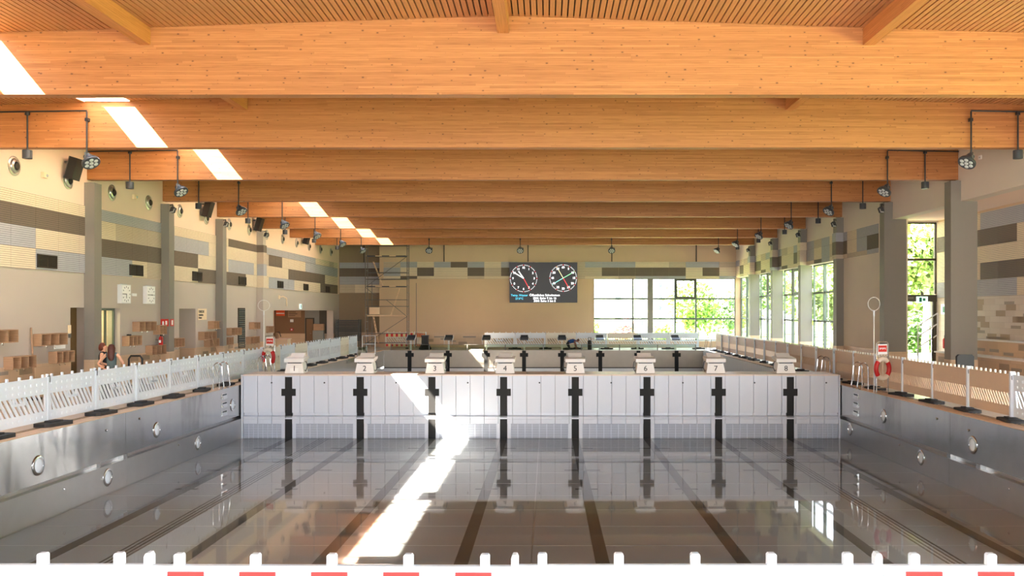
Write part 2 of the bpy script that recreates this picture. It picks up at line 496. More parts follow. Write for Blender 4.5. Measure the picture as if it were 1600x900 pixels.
# niches
MB().box(XL - 0.44, XL - 0.40, 27.06, 28.15, 0, 2.69).build('niche_door', 'door_brown', wl)
m2 = MB()
m2.box(XL - 1.4, XL - 1.25, 34.9, 36.9, 0, 2.9); m2.box(XL - 1.3, XL - 0.45, 36.7, 36.9, 0, 2.9); m2.box(XL - 1.3, XL - 0.45, 34.86, 35.06, 0, 2.9); m2.box(XL - 1.3, XL - 0.45, 34.9, 36.9, 2.68, 2.9)
m2.build('corridor', 'taupe_paint', wl)
MB().box(XL - 1.25, XL - 0.01, 36.67, 36.70, 0, 1.0).build('corridor_dado', 'dado_tile', wl)
# glass door between the columns
d1 = struct(MB().box(XL - 0.24, XL - 0.18, 28.32, 28.40, 0, 2.68).box(XL - 0.24, XL - 0.18, 30.12, 30.2, 0, 2.68).box(XL - 0.24, XL - 0.18, 28.4, 30.12, 2.60, 2.68).box(XL - 0.24, XL - 0.18, 29.55, 29.63, 0, 2.6), 'door_1', 'frame_green')
MB().box(XL - 0.215, XL - 0.205, 28.4, 29.55, 0.02, 2.6).build('pane', 'door_glass', d1)
MB().box(XL - 0.215, XL - 0.205, 29.63, 30.12, 0.02, 2.6).build('pane', 'door_glass', d1)
MB().tube([(XL - 0.14, 29.48, 0.95), (XL - 0.14, 29.48, 1.35)], 0.02).build('door_handle', 'chrome', d1)
m2 = MB().box(XL - 1.6, XL - 1.5, 27.9, 31.0, 0, 3).box(XL - 1.6, XL - 0.45, 30.4, 30.5, 0, 3).box(XL - 1.6, XL - 0.45, 28.1, 28.2, 0, 3).box(XL - 1.6, XL - 0.45, 28.1, 30.5, 2.9, 3).box(XL - 1.6, XL - 0.3, 28.1, 30.5, -0.3, 0)
m2.build('lobby', 'plaster', wl)
# entrance hall behind the wide opening
m2 = MB().box(XL - 4.4, XL - 4.2, 45, 61.2, 0, 3).box(XL - 4.4, XL - 0.45, 46.7, 46.9, 0, 3).box(XL - 4.4, XL - 0.45, 46, 61.2, 2.9, 3.1)
m2.build('entrance_side', 'plaster', wl)
MB().box(XL - 4.4, XL - 2.05, 60.5, 60.7, 0, 2.9).build('entrance_end', 'brown_paint', wl)
MB().box(XL - 2.05, XL - 0.45, 60.5, 60.7, 0, 2.9).build('entrance_end_light', 'grey_blue_paint', wl)
MB().box(XL - 4.2, XL - 0.46, 60.47, 60.5, 0, 1.0).build('entrance_dado', 'dado_tile', wl)
MB().box(XL - 1.0, XL - 0.45, 60.40, 60.46, 1.0, 2.62).build('shade_panel', 'frame_dark', wl)
# dado tiles on the left wall
def dado(segs, mk_, parent, m='dado_tile'):
    for a, b in segs:
        mk_(a, b).build('dado', m, parent)
segs, a = [], YN
for h in DOORS: segs.append((a, h[0])); a = h[1]
segs = [s for s in segs if s[1] - s[0] > 0.3] + [(60.3, 62)]
dado(segs, lambda a, b: MB().box(XL, XL + 0.02, a, b, 0, 1.02), wl)
acc = MB().box(0, 0.60, -0.004, 0, 0, 0.20).mesh('tile', 'accent_tile')
acc2 = MB().box(0, 0.60, -0.004, 0, 0, 0.10).mesh('tile', 'accent_tile_grey')
random.seed(5)
for y in [21.6, 22.4, 23.3, 24.4, 25.3, 26.2, 30.9, 31.8, 32.6, 33.4, 34.4, 37.4, 38.3, 39.6, 40.4, 41.2, 42.4, 43.3, 44.5, 45.6, 46.3]:
    mk('tile', random.choice((acc, acc, acc2)), wl, (XL + 0.024, y, random.choice((0.22, 0.42, 0.62, 0.76, 0.81))), (0, 0, R(90)))

# right wall, annex, fascia
WX = 13.72
m2 = MB()
m2.box(XR, XR + 0.45, YN, 33.4, 6.14, 8.5)
m2.box(XR, XR + 0.6, 33.4, 39.1, 0, 8.5)
m2.box(XR, XR + 0.45, 39.1, YF + 0.3, 4.93, 8.5)
wr = struct(m2, 'wall_right', 'fascia_plaster')
MB().box(XR + 0.15, XR + 0.45, 39.1, YF + 0.3, 0, 0.55).build('sill_wall', 'warm_plaster', wr)
MB().box(XR - 0.02, XR, 33.9, 39.0, 0, 1.02).build('dado', 'dado_tile', wr)
AX = 15.40
m2 = wall_grid(MB(), YZ, AX, AX + 0.3, YN, 34.2, 0, 6.14, [(-4.75, 19.25, 0.3, 6.0)])
wa = struct(m2, 'wall_annex', 'warm_plaster')
MB().box(AX - 0.015, AX, 19.3, 33.9, 0, 3.10).build('tile_field', 'wall_tile', wa)
MB().box(XR + 0.45, AX + 0.3, YN, 34.2, 6.14, 6.35).build('soffit', 'plaster', wa)
m2 = wall_grid(MB(), XZ, 33.9, 34.2, XR + 0.55, AX, 0, 6.14, [(14.02, 15.36, 0, 6.08)])
m2.build('end_wall', 'taupe_paint', wa)
for k in range(6):
    MB().box(AX, AX + 0.1, -4.75 + 4.75 * k, -4.67 + 4.75 * k, 0.3, 6.0).build('mullion', 'frame_dark', wa)
random.seed(9)
for i in range(46):
    y = random.uniform(24.5, 33.2); z = random.choice([0.2 * q for q in range(8, 15)])
    mk('tile', random.choice((acc, acc2)), wa, (AX - 0.019, y, z), (0, 0, R(-90)))

# far wall
m2 = wall_grid(MB(), XZ, YF, YF + 0.3, -11.6, XR + 0.45, -0.3, 8.5, [(3.3, 13.35, 0.5, 4.88)])
m2.box(-11.9, -11.6, YF, YF + 1.3, -0.3, 8.5)
wf = struct(m2, 'wall_far', 'warm_plaster')
MB().box(XL - 0.4, -11.6, YF + 1.0, YF + 1.3, -0.3, 8.5).build('recess_wall', 'recess_shaded_plaster', wf)
MB().box(7.12, 7.50, YF - 0.05, YF + 0.25, 0.0, 4.88).build('window_pier', 'column_paint', wf)
MB().box(-11.6, 3.3, YF - 0.02, YF, 0, 1.05).build('dado', 'dado_tile', wf)
MB().box(XL, -11.9, YF + 0.98, YF + 1.0, 0, 1.05).build('dado', 'dado_tile', wf)
MB().box(3.3, 13.4, YF - 0.12, YF + 0.3, 0.44, 0.5).build('window_sill', 'white_paint', wf)
for x in (-13.2, -7.31, -1.36, 4.58, 10.57):
    yy = YF + 1.0 if x < -11.9 else YF
    MB().box(x - 0.035, x + 0.035, yy - 0.06, yy, 6.08, 7.4).build('conduit', 'frame_dark', wf)
random.seed(21)
for i in range(22):
    x = random.uniform(-9.5, 2.6); z = random.choice((0.2, 0.4, 0.55, 0.7, 0.82))
    mk('tile', random.choice((acc, acc2)), wf, (x, YF - 0.024, z))
# wall behind the camera: a wide glazed front
m2 = wall_grid(MB(), XZ, YN - 0.3, YN, XL - 0.4, AX + 0.3, -0.3, 8.6, [(-13.8, 12.2, 0.5, 6.7)])
for x in (-8.6, -3.4, 1.8, 7.0): m2.box(x - 0.06, x + 0.06, YN - 0.2, YN - 0.1, 0.5, 6.7)
struct(m2, 'wall_front', 'plaster')

# ------------------------------------------------------------------ acoustic panels
CL = {'c': 'clad_cream', 'e': 'clad_beige', 'b': 'clad_blue', 'k': 'clad_dark'}
_pc = {}
def clad(parent, loc, rz, w, h, key):
    q = (round(w, 2), round(h, 2), key)
    if q not in _pc: _pc[q] = MB().box(0.004, w - 0.004, -0.035, 0, 0.003, h - 0.003).mesh('acoustic_panel', CL[key])
    return mk('acoustic_panel', _pc[q], parent, loc, (0, 0, rz))
rows_l = [(3.80, 0.61), (4.41, 0.6), (5.01, 0.6), (5.61, 0.38)]       # bottom to top
bays = {  # columns of keys, top to bottom, by index of 1.17 m column from Y=21.66
    0: 'ckbc', 1: 'ckbc', 2: 'ckbc', 3: 'ckcb', 4: 'ckcb', 5: 'ckcb', 6: 'bckb', 7: 'becb'.replace('c', 'k'), 8: 'bekc', 9: 'beke', 10: 'bckc',
    11: 'cbkc', 12: 'cbkc', 13: 'cbck', 14: 'ccck', 15: 'ccck', 16: 'kcbk', 17: 'kcbk', 18: 'kcbc', 19: 'kccc', 20: 'becc', 21: 'bkcb', 22: 'bkcb', 23: 'bccb',
    24: 'bckb', 25: 'bckc', 26: 'bckc', 27: 'bbkc', 28: 'bbkc', 29: 'cbkc', 30: 'cbkk', 31: 'cbck', 32: 'ebck', 33: 'cbck', 34: 'cbck'}
for i in range(34):
    for (z, h), key in zip(reversed(rows_l), bays[i]):
        clad(wl, (XL, 21.66 + 1.17 * i, z), R(90), 1.17, h, key)
rows_f = [(5.66, 0.41), (5.06, 0.6), (4.86, 0.2)]
pat = ['ebcbkbcbecbebbbccebbe', 'bckcckekkkeeekkkkkckc', 'ckcccecceceeccebbbccb']
for (z, h), ks in zip(rows_f, pat):
    for i, k in enumerate(ks):
        x = -11.6 + 1.19 * i
        clad(wf, (x, YF, z), 0, min(1.19, 13.38 - x), h, k)
pat = ['bbb', 'kkk', 'bbb', 'ecc', ]
for (z, h), ks in zip([(5.66, 0.41), (5.06, 0.6), (4.48, 0.58), (3.88, 0.6)], pat):
    for i, k in enumerate(ks): clad(wf, (XL + 0.04 + 1.12 * i, YF + 1.0, z), 0, 1.12, h, k)
pat = ['bcebbcebcbecbcbebcbcbb', 'ckcckkccbkcckkbcbekcbk', 'cecbcckcebkcceckbcceeb']
for (z, h), ks in zip([(5.72, 0.40), (5.13, 0.59), (4.95, 0.18)], pat):
    for i, k in enumerate(ks): clad(wr, (XR, YF - 0.05 - 1.19 * i, z), R(-90), 1.19, h, k)
for j, ks in enumerate(['ckccb', 'ckecb', 'ckccb', 'bkckb', 'bkckb', 'bcckc', 'ckcbc', 'bkceb', 'ckccb']):
    for r, k in enumerate(ks): clad(wa, (AX, 32.9 - 1.19 * (j - 1), 3.10 + 0.59 * (4 - r)), R(-90), 1.19, 0.59, k)

# ------------------------------------------------------------------ columns
for n in range(3, 9):
    if n <= 6:
        o = MB().box(XL + 0.005, XL + 0.34, BY[n] - 0.45, BY[n], 0, 6.74).build('column', 'column_paint' if n < 6 else 'taupe_paint')
        MB().box(XL + 0.005, XL + 0.352, BY[n] - 0.462, BY[n] + 0.012, 0, 1.0).build('column_base', 'dado_tile', o)
        if n == 6:
            for (z, h), key in zip(reversed(rows_l), 'kebc'): MB().box(XL + 0.005, XL + 0.375, BY[n] - 0.485, BY[n] + 0.03, z, z + h - 0.006).build('column_cladding', CL[key], o)
        tag(o, f'grey painted column standing out from the left wall, {ORD[n-3]} from the camera', 'column', 'left wall columns')
    w = 0.86 if n in (3, 4) else 0.60
    o = MB().box(XR - 0.33, XR - 0.33 + w, BY[n] - 0.45, BY[n], 0, 6.80).build('column', 'column_paint')
    MB().box(XR - 0.342, XR - 0.318 + w, BY[n] - 0.462, BY[n] + 0.012, 0, 1.0).build('column_base', 'dado_tile', o)
    if n >= 5:
        for (z, h), key in zip([(5.72, 0.40), (5.13, 0.59), (4.95, 0.18)], ('bke', 'cec', 'ekb', 'bcc')[n - 5]): MB().box(XR - 0.365, XR - 0.005, BY[n] - 0.485, BY[n] + 0.03, z, z + h - 0.006).build('column_cladding', CL[key], o)
    tag(o, f'grey painted column along the window side on the right, {ORD[n-3]} from the camera', 'column', 'right side columns')

# ------------------------------------------------------------------ windows
def bar(mb, along, a0, a1, d0, d1, z0, z1):
    if along == 'x': mb.box(a0, a1, d0, d1, z0, z1)
    else: mb.box(d0, d1, a0, a1, z0, z1)
ZR = (0.5, 2.03, 3.45, 4.88)
# far window: 4 + 1 bays
w1 = struct(MB().box(3.28, 3.34, YF + 0.06, YF + 0.16, 0.5, 4.88).box(13.29, 13.35, YF + 0.06, YF + 0.16, 0.5, 4.88).box(3.3, 13.35, YF + 0.06, YF + 0.16, 4.83, 4.88).box(3.3, 13.35, YF + 0.06, YF + 0.16, 0.5, 0.56), 'window_1', 'frame_green')
for x in (6.08, 9.08, 10.56): MB().box(x - 0.06, x + 0.06, YF + 0.06, YF + 0.16, 0.5, 4.88).build('mullion', 'frame_green', w1)
for z in ZR[1:3]:
    for x0, x1 in ((3.3, 7.12), (7.5, 13.35)): MB().box(x0, x1, YF + 0.065, YF + 0.155, z - 0.06, z + 0.06).build('transom', 'frame_green', w1)
m2 = MB()
for q in ((9.11, 9.22, 3.48, 4.83), (10.42, 10.53, 3.48, 4.83), (9.22, 10.42, 3.48, 3.60), (9.22, 10.42, 4.71, 4.83)): m2.box(q[0], q[1], YF + 0.02, YF + 0.10, q[2], q[3])
m2.build('sash', 'frame_dark', w1)
for x0, x1 in ((3.34, 6.05), (6.11, 7.12), (7.5, 9.05), (9.11, 10.53), (10.59, 13.29)):
    for z0, z1 in zip(ZR, ZR[1:]): MB().box(x0, x1, YF + 0.105, YF + 0.115, z0 + 0.03, z1 - 0.03).build('pane', 'glass', w1)
# side windows between the columns on the right
for k, n in enumerate((5, 6, 7, 8)):
    y0, y1 = BY[n] + 0.01, (BY[n + 1] - 0.46 if n < 8 else YF)
    if n == 8: y1 = YF - 0.02
    zs = (0.55, 2.07, 3.5, 4.93)
    m2 = MB().box(WX, WX + 0.1, y0, y0 + 0.06, 0.55, 4.93).box(WX, WX + 0.1, y1 - 0.06, y1, 0.55, 4.93).box(WX, WX + 0.1, y0, y1, 4.87, 4.93).box(WX, WX + 0.1, y0, y1, 0.55, 0.62)
    wn = struct(m2, f'window_{k+2}', 'frame_green')
    cuts = [y0 + 0.06] + [y0 + (y1 - y0) * q for q in (0.32, 0.64)] + [y1 - 0.06]
    for y in cuts[1:-1]: MB().box(WX - 0.06, WX + 0.1, y - 0.04, y + 0.04, 0.55, 4.93).build('mullion', 'frame_green', wn)
    for z in zs[1:3]: MB().box(WX - 0.02, WX + 0.1, y0, y1, z - 0.045, z + 0.045).build('transom', 'frame_green', wn)
    if n in (6, 7):
        m3 = MB(); a, b = cuts[1] + 0.03, cuts[2] - 0.03
        for q in ((a, a + 0.1, 3.53, 4.87), (b - 0.1, b, 3.53, 4.87), (a, b, 3.53, 3.63), (a, b, 4.77, 4.87)): m3.box(WX - 0.05, WX + 0.04, q[0], q[1], q[2], q[3])
        m3.build('sash', 'frame_dark', wn)
    for a, b in zip(cuts, cuts[1:]):
        for z0, z1 in zip(zs, zs[1:]): MB().box(WX + 0.045, WX + 0.055, a + 0.03, b - 0.03, z0 + 0.03, z1 - 0.03).build('pane', 'glass', wn)
# garden door of the annex
wd = struct(MB().box(14.02, 14.06, 33.95, 34.05, 0, 6.08).box(15.31, 15.36, 33.95, 34.05, 3.25, 6.08).box(14.02, 15.36, 33.95, 34.05, 6.02, 6.08).box(14.02, 15.36, 33.95, 34.05, 4.57, 4.66).box(14.02, 15.36, 33.90, 34.05, 2.95, 3.22).box(15.22, 15.36, 33.93, 34.05, 0, 2.95), 'door_2', 'frame_dark')
for z0, z1, x1 in ((0.05, 2.95, 15.22), (3.22, 4.57, 15.31), (4.66, 6.02, 15.31)): MB().box(14.06, x1, 33.995, 34.005, z0, z1).build('pane', 'glass', wd)
MB().box(14.10, 14.42, 33.86, 33.91, 3.06, 3.14).build('door_closer', 'galvanised', wd)

# ------------------------------------------------------------------ deck and pool
m2 = MB().box(XL - 4.4, PX0 - 0.31, YN, YF + 1.3, -0.3, 0).box(PX1 + 0.31, AX + 0.3, YN, 34.2, -0.3, 0).box(PX1 + 0.31, XR + 0.45, 34.2, YF + 0.3, -0.3, 0).box(PX0 - 0.31, PX1 + 0.31, YN, PY0 - 0.2, -0.3, 0).box(PX0 - 0.31, PX1 + 0.31, PY1 + 0.2, YF + 0.3, -0.3, 0)
fl = struct(m2, 'floor', 'deck_tile')
for x0, x1 in ((PX0 - 0.36, PX0 + 0.0), (PX1, PX1 + 0.36)):
    MB().box(x0, x1, PY0, PY1, 0.001, 0.02).build('gutter_coping', 'gutter_beige', fl)
for s, x in ((-1, PX0 - 0.45), (1, PX1 + 0.45)):
    for d in (0, 0.1): MB().box(x + s * d - 0.012, x + s * d + 0.012, PY0, PY1, 0.0, 0.012).build('gutter_slot', 'accent_tile', fl)
fp = struct(MB().box(PX0 - 0.25, PX1 + 0.25, PY0 - 0.2, PY1 + 0.2, ZFL - 0.1, ZFL), 'floor_pool', 'steel_floor')
LANE = [-0.27 + (i - 3.5) * 2.5 for i in range(8)]
for x in LANE:
    m2 = MB().box(x - 0.125, x + 0.125, 6.5, 29.97, ZFL, ZFL + 0.004)
    o = m2.build('lane_line', 'lane_brown', fp)
    for y, w in ((27.9, 0.5), (24.05, 0.5), (21.5, 0.28)):
        MB().box(x - w, x + w, y - 0.07, y + 0.07, ZFL + 0.004, ZFL + 0.006).build('lane_bar', 'lane_brown', o)
    MB().box(x - 0.125, x + 0.125, 31.6, 56.3, ZFL, ZFL + 0.004).build('lane_line', 'lane_brown', fp)
for x in (-7.77, 7.23):
    m2 = MB()
    for d in (-0.15, -0.05, 0.05, 0.15): m2.box(x + d - 0.018, x + d + 0.018, PY0, 29.97, ZFL, ZFL + 0.006)
    m2.build('floor_channel', 'lane_brown', fp)
for y in [13.4 + 1.47 * q for q in range(12)]:
    MB().box(PX0 + 0.03, PX1 - 0.03, y - 0.012, y + 0.012, ZFL, ZFL + 0.003).build('weld_seam', 'steel_lower', fp)
MB().box(-0.29, -0.27, PY0, 29.97, ZFL, ZFL + 0.003).build('weld_seam', 'steel_lower', fp)
for side, xw, s in (('left', PX0, -1), ('right', PX1, 1)):
    X = lambda a, b: (xw + s * a, xw + s * b) if s > 0 else (xw + s * b, xw + s * a)
    wp = struct(MB().box(*X(0.12, 0.30), PY0, PY1, ZFL, 0.0), f'wall_pool_{side}', 'steel_lower')
    for a, b in ((5.5, 10.0), (10.0, 15.9), (15.9, 21.85), (21.85, 30.0), (30.0, 38.0), (38.0, 46.0), (46.0, 56.4)):
        MB().box(*X(0.0, 0.12), a + 0.004, b - 0.004, -1.05, -0.001).build('wall_plate', 'steel_wall', wp)
        MB().box(*X(-0.03, 0.12), a + 0.004, b - 0.004, ZFL, -1.17).build('lower_plate', 'steel_lower', wp)
    for y in ((20.5, 21.8) if s < 0 else (20.4, 21.9)):
        MB().box(*X(-0.02, 0.12), y - 0.10, y + 0.10, -1.17, -1.05).build('ledge_bracket', 'chrome', wp)
    for y, z in ((22.6, -0.25), (19.0, -1.35), (24.9, -1.3), (20.9, -0.32)):
        MB().lathe([(0.03, -0.0), (0.03, 0.02), (0.015, 0.03)], (xw - s * (0.0 if z > -1.1 else -0.0) - s * (0 if z > -1.1 else 0.03), y, z), (-s, 0, 0), 10).build('inlet_cap', 'chrome', wp)
    for z in (-0.24, -0.52, -0.80):
        m2 = MB()
        for q in ((28.30, 28.34, z - 0.10, z + 0.10), (28.72, 28.76, z - 0.10, z + 0.10), (28.34, 28.72, z - 0.10, z - 0.07), (28.34, 28.72, z + 0.07, z + 0.10)): m2.box(*X(-0.012, 0.0), *q)
        o = m2.build('step_frame', 'chrome', wp)
        MB().box(*X(-0.002, 0.0), 28.34, 28.72, z - 0.07, z + 0.07).build('step_recess_shade', 'dark_grey', o)  # flat dark plate stands in for the shade of a hollow step
        MB().prism([(xw - s * 0.05, z - 0.07), (xw, z - 0.07), (xw, z + 0.02)], XZ, 28.34, 28.72).build('step_tread', 'chrome', o)  # bright wedge stands in for the lit bottom of the hollow
MB().box(PX1 - 0.035, PX1 - 0.031, 31.6, 56.3, ZFL, -0.02).build('liner_sheet', 'liner_white', wp)
for q in range(61): MB().prism([(31.7 + q * 0.4, PX1 - 0.035), (31.82 + q * 0.4, PX1 - 0.065), (31.94 + q * 0.4, PX1 - 0.035)], lambda a, b, d: (b, a, d), ZFL, -0.02).build('liner_rib', 'liner_white', wp)
we = struct(MB().box(PX0, PX1, PY1, PY1 + 0.2, ZFL, 0.0), 'wall_pool_far', 'steel_far_warm')
MB().box(PX0, PX1, PY1 - 0.03, PY1, ZFL, -1.17).build('lower_plate', 'steel_lower', we)
MB().box(PX0, PX1, PY1 - 0.035, PY1, -1.17, -1.10).build('ledge_line', 'lane_brown', we)
for x in LANE:
    m2 = MB().box(x - 0.125, x + 0.125, PY1 - 0.045, PY1, ZFL, -0.02).box(x - 0.27, x + 0.27, PY1 - 0.046, PY1, -0.42, -0.17)
    m2.build('lane_cross', 'lane_black', we)
struct(MB().box(PX0, PX1, PY0 - 0.2, PY0, ZFL, 0.0), 'wall_pool_near', 'steel_wall')
wm = MB(); nx, ny = 1, 1
wm.add([(PX0 + 0.02, PY0, ZW), (PX1 - 0.02, PY0, ZW), (PX1 - 0.02, 29.985, ZW), (PX0 + 0.02, 29.985, ZW)], [(0, 1, 2, 3)])
o = wm.build('water', 'water')
tag(o, 'shallow still water lying on the steel pool floor, mirroring the hall', 'water', kind='stuff')

# ------------------------------------------------------------------ bulkhead
BX0, BX1, BF, BB, BTOP = -10.60, 10.16, 30.0, 31.45, 0.37
bh = thing('bulkhead', (0, 0, 0), 'white movable bulkhead with black lane crosses, dividing the pool across the middle', 'bulkhead')
MB().box(BX0, BX1, BF + 0.16, BB, ZFL + 0.01, BTOP - 0.05).build('core', 'bulkhead_seam', bh)
MB().box(BX0, BX1, BB, BB + 0.02, ZFL + 0.01, BTOP - 0.05).build('rear_panel', 'accent_tile', bh)  # unseen back sheet, added and toned for its reflection in the far pool wall
npan = 42; pw = (BX1 - BX0) / npan
up = MB().box(0.006, pw - 0.006, 0, 0.16, -0.97, BTOP - 0.05).mesh('face_panel', 'bulkhead_white')
lipm = MB().prism([(0.0, -1.19), (0.16, -1.19), (0.16, -0.975), (0.10, -0.975), (0.09, -1.06), (-0.012, -1.10)], lambda a, b, d: (d, a, b), 0.006, pw - 0.006).mesh('ledge_panel', 'bulkhead_white')
lowm = MB().box(0.006, pw - 0.006, 0.0, 0.16, -1.35, -1.195).mesh('base_panel', 'bulkhead_white')
topm = MB().box(0.004, 2 * pw - 0.004, -0.01, BB - BF + 0.01, BTOP - 0.05, BTOP).mesh('top_board', 'bulkhead_top_warm')
for i in range(npan):
    x = BX0 + i * pw
    mk('face_panel', up, bh, (x, BF, 0)); mk('ledge_panel', lipm, bh, (x, BF, 0)); mk('base_panel', lowm, bh, (x, BF, 0))
    if i % 2 == 0: mk('top_board', topm, bh, (x, BF, 0))
g = MB(); gw = 2.0 / 8
for j in range(9): g.box(j * gw - 0.012 + (0.012 if j == 0 else 0), j * gw + 0.012 - (0.012 if j == 8 else 0), 0, 0.03, ZFL + 0.01, -1.36)
for q in range(17): g.box(0, 2.0, 0.008, 0.022, ZFL + 0.02 + q * 0.03, ZFL + 0.032 + q * 0.03)
gme = g.mesh('grate', 'grate_white')
ends = [BX0 + 0.02] + [x for l in LANE for x in (l - 0.24, l + 0.24)] + [BX1 - 0.02]
MB().box(BX0, BX1, BF + 0.05, BF + 0.16, ZFL + 0.01, -1.35).build('grate_back', 'grate_back', bh)
for a, b in zip(ends[0::2], ends[1::2]):
    o = mk('grate', gme, bh, (a, BF, 0)); o.scale = ((b - a) / 2.0, 1, 1)
for x in LANE:
    MB().box(x - 0.24, x - 0.13, BF, BF + 0.06, ZFL + 0.01, -1.352).box(x + 0.13, x + 0.24, BF, BF + 0.06, ZFL + 0.01, -1.352).build('lane_plate', 'bulkhead_white', bh)
    m2 = MB().box(x - 0.125, x + 0.125, BF - 0.006, BF + 0.02, -0.97, 0.28).box(x - 0.25, x + 0.25, BF - 0.007, BF + 0.02, -0.38, -0.13)
    m2.prism([(-0.018, -1.105), (0.02, -1.19), (0.02, -0.97), (0.09, -0.97), (0.084, -1.064)], lambda a, b, d: (d, BF + a, b), x - 0.125, x + 0.125)
    m2.box(x - 0.125, x + 0.125, BF - 0.006, BF + 0.06, ZFL + 0.01, -1.19)
    m2.build('lane_cross', 'lane_black', bh)
for i in range(9):
    x = BX0 + 0.99 + i * 2.5 * 0.985 if i else BX0 + 0.99
    if i: x = LANE[0] + (i - 0.5) * 2.5
    MB().lathe([(0.028, 0), (0.028, 0.02), (0.012, 0.03)], (x, BF, 0.08), (0, -1, 0), 10).build('rope_anchor', 'bulkhead_seam', bh)
MB().box(BX0 - 0.07, BX0 - 0.005, BF - 0.03, BF + 0.1, ZFL + 0.01, BTOP - 0.02).build('edge_post', 'bulkhead_white', bh)
MB().box(BX1 + 0.005, BX1 + 0.05, BF - 0.03, BF + 0.1, ZFL + 0.01, BTOP - 0.02).build('edge_post', 'bulkhead_white', bh)

# ------------------------------------------------------------------ starting blocks on the bulkhead
def make_block(k, x):
    side = 1 if k < 3 else -1
    t = thing('starting_block', (x, BF + 0.62, BTOP), 'white starting block with black number on the bulkhead, ' + ('leftmost' if k == 0 else 'rightmost' if k == 7 else ORD[k] + ' from the left'), 'starting block', 'bulkhead starting blocks')
    b = MB().prism([(-0.33, 0), (0.33, 0), (0.27, 0.36), (-0.27, 0.36)], XZ, 0.05, 0.55)
    b.build('body', 'block_white', t)
    # sloping front apron that carries the number
    MB().add([(-0.34, -0.02, 0), (0.34, -0.02, 0), (0.34, 0.05, 0), (-0.34, 0.05, 0), (-0.28, 0.02, 0.33), (0.28, 0.02, 0.33), (0.28, 0.05, 0.33), (-0.28, 0.05, 0.33)],
             [(0, 3, 2, 1), (4, 5, 6, 7), (0, 1, 5, 4), (1, 2, 6, 5), (2, 3, 7, 6), (3, 0, 4, 7)]).build('front_apron', 'block_white', t)
    MB().box(-0.24, 0.24, -0.01, 0.05, 0.345, 0.375).build('shadow_gap', 'dark_grey', t)
    MB().prism([(-0.06, 0.39), (-0.06, 0.50), (0.0, 0.53), (0.62, 0.58), (0.62, 0.50), (0.02, 0.385)], lambda a, b, d: (d, a, b), -0.35, 0.35).build('platform', 'block_white', t)
    MB().prism([(0.30, 0.555), (0.52, 0.69), (0.60, 0.69), (0.60, 0.575)], lambda a, b, d: (d, a, b), -0.245, 0.245).build('foot_rest', 'block_white', t)
    m2 = MB().tube([(side * 0.30, 0.12, 0.42), (side * 0.40, 0.10, 0.40), (side * 0.43, 0.10, 0.2), (side * 0.37, 0.12, 0.06), (side * 0.32, 0.16, 0.1)], 0.014, 6)
    m2.build('grab_rail', 'dark_grey', t, True)
    mk('number', text_mesh(str(k + 1), 0.27, 'black_ink'), t, (0.0, -0.013, 0.16), (R(90 - 7), 0, 0))
    if k == 0: MB().obox((0.0, -0.016, 0.10), (0.30, 0.004, 0.16), (R(-7), 0, 0)).build('paper_note', 'paper', t)
for k, x in enumerate(LANE): make_block(k, x + 0.02)

# starting blocks at the far end
def make_far_block(k, x):
    t = thing('starting_block', (x, PY1 + 0.55, 0), 'dark topped starting block at the far pool end, ' + ('leftmost' if k == 0 else 'rightmost' if k == 7 else ORD[k] + ' from the left'), 'starting block', 'far end starting blocks')
    MB().box(-0.05, 0.05, -0.1, 0.1, 0, 0.62).build('post', 'white_metal', t)
    MB().prism([(-0.30, 0.66), (0.30, 0.82), (0.30, 0.88), (-0.30, 0.72)], lambda a, b, d: (d, a, b), -0.27, 0.27).build('platform', 'dark_grey', t)
    MB().prism([(0.12, 0.84), (0.30, 0.99), (0.34, 0.99), (0.30, 0.88)], lambda a, b, d: (d, a, b), -0.24, 0.24).build('foot_rest', 'dark_grey', t)
    for s in (-1, 1):
        MB().prism([(-0.32, 0.62), (0.33, 0.80), (0.36, 1.0), (0.32, 1.0), (0.28, 0.90), (-0.32, 0.73)], lambda a, b, d: (d, a, b), s * 0.285 - 0.012, s * 0.285 + 0.012).build('side_plate', 'white_metal', t)
        MB().tube([(s * 0.26, -0.25, 0.66), (s * 0.26, -0.28, 0.38), (s * 0.05, -0.10, 0.36)], 0.016, 6).build('grab_rail', 'white_metal', t, True)
for k, x in enumerate(LANE): make_far_block(k, x)
# glass splash guard along the far pool edge
gr = thing('glass_guard', (0, PY1 + 0.08, 0), 'low frameless glass splash guard along the far pool edge', 'glass guard')
for x0, x1 in [(-10.25 + 2.5 * i, -10.25 + 2.5 * (i + 1)) for i in range(8)]:
    MB().box(x0 + 0.02, x1 - 0.02, 0, 0.02, 0.03, 0.37).build('pane', 'rail_glass', gr)
for x in [-10.25 + 2.5 * i for i in range(9)]: MB().box(x - 0.03, x + 0.03, -0.01, 0.04, 0, 0.38).build('post', 'galvanised', gr)
MB().box(-10.25, 9.75, -0.005, 0.03, 0.37, 0.39).build('top_rail', 'galvanised', gr)

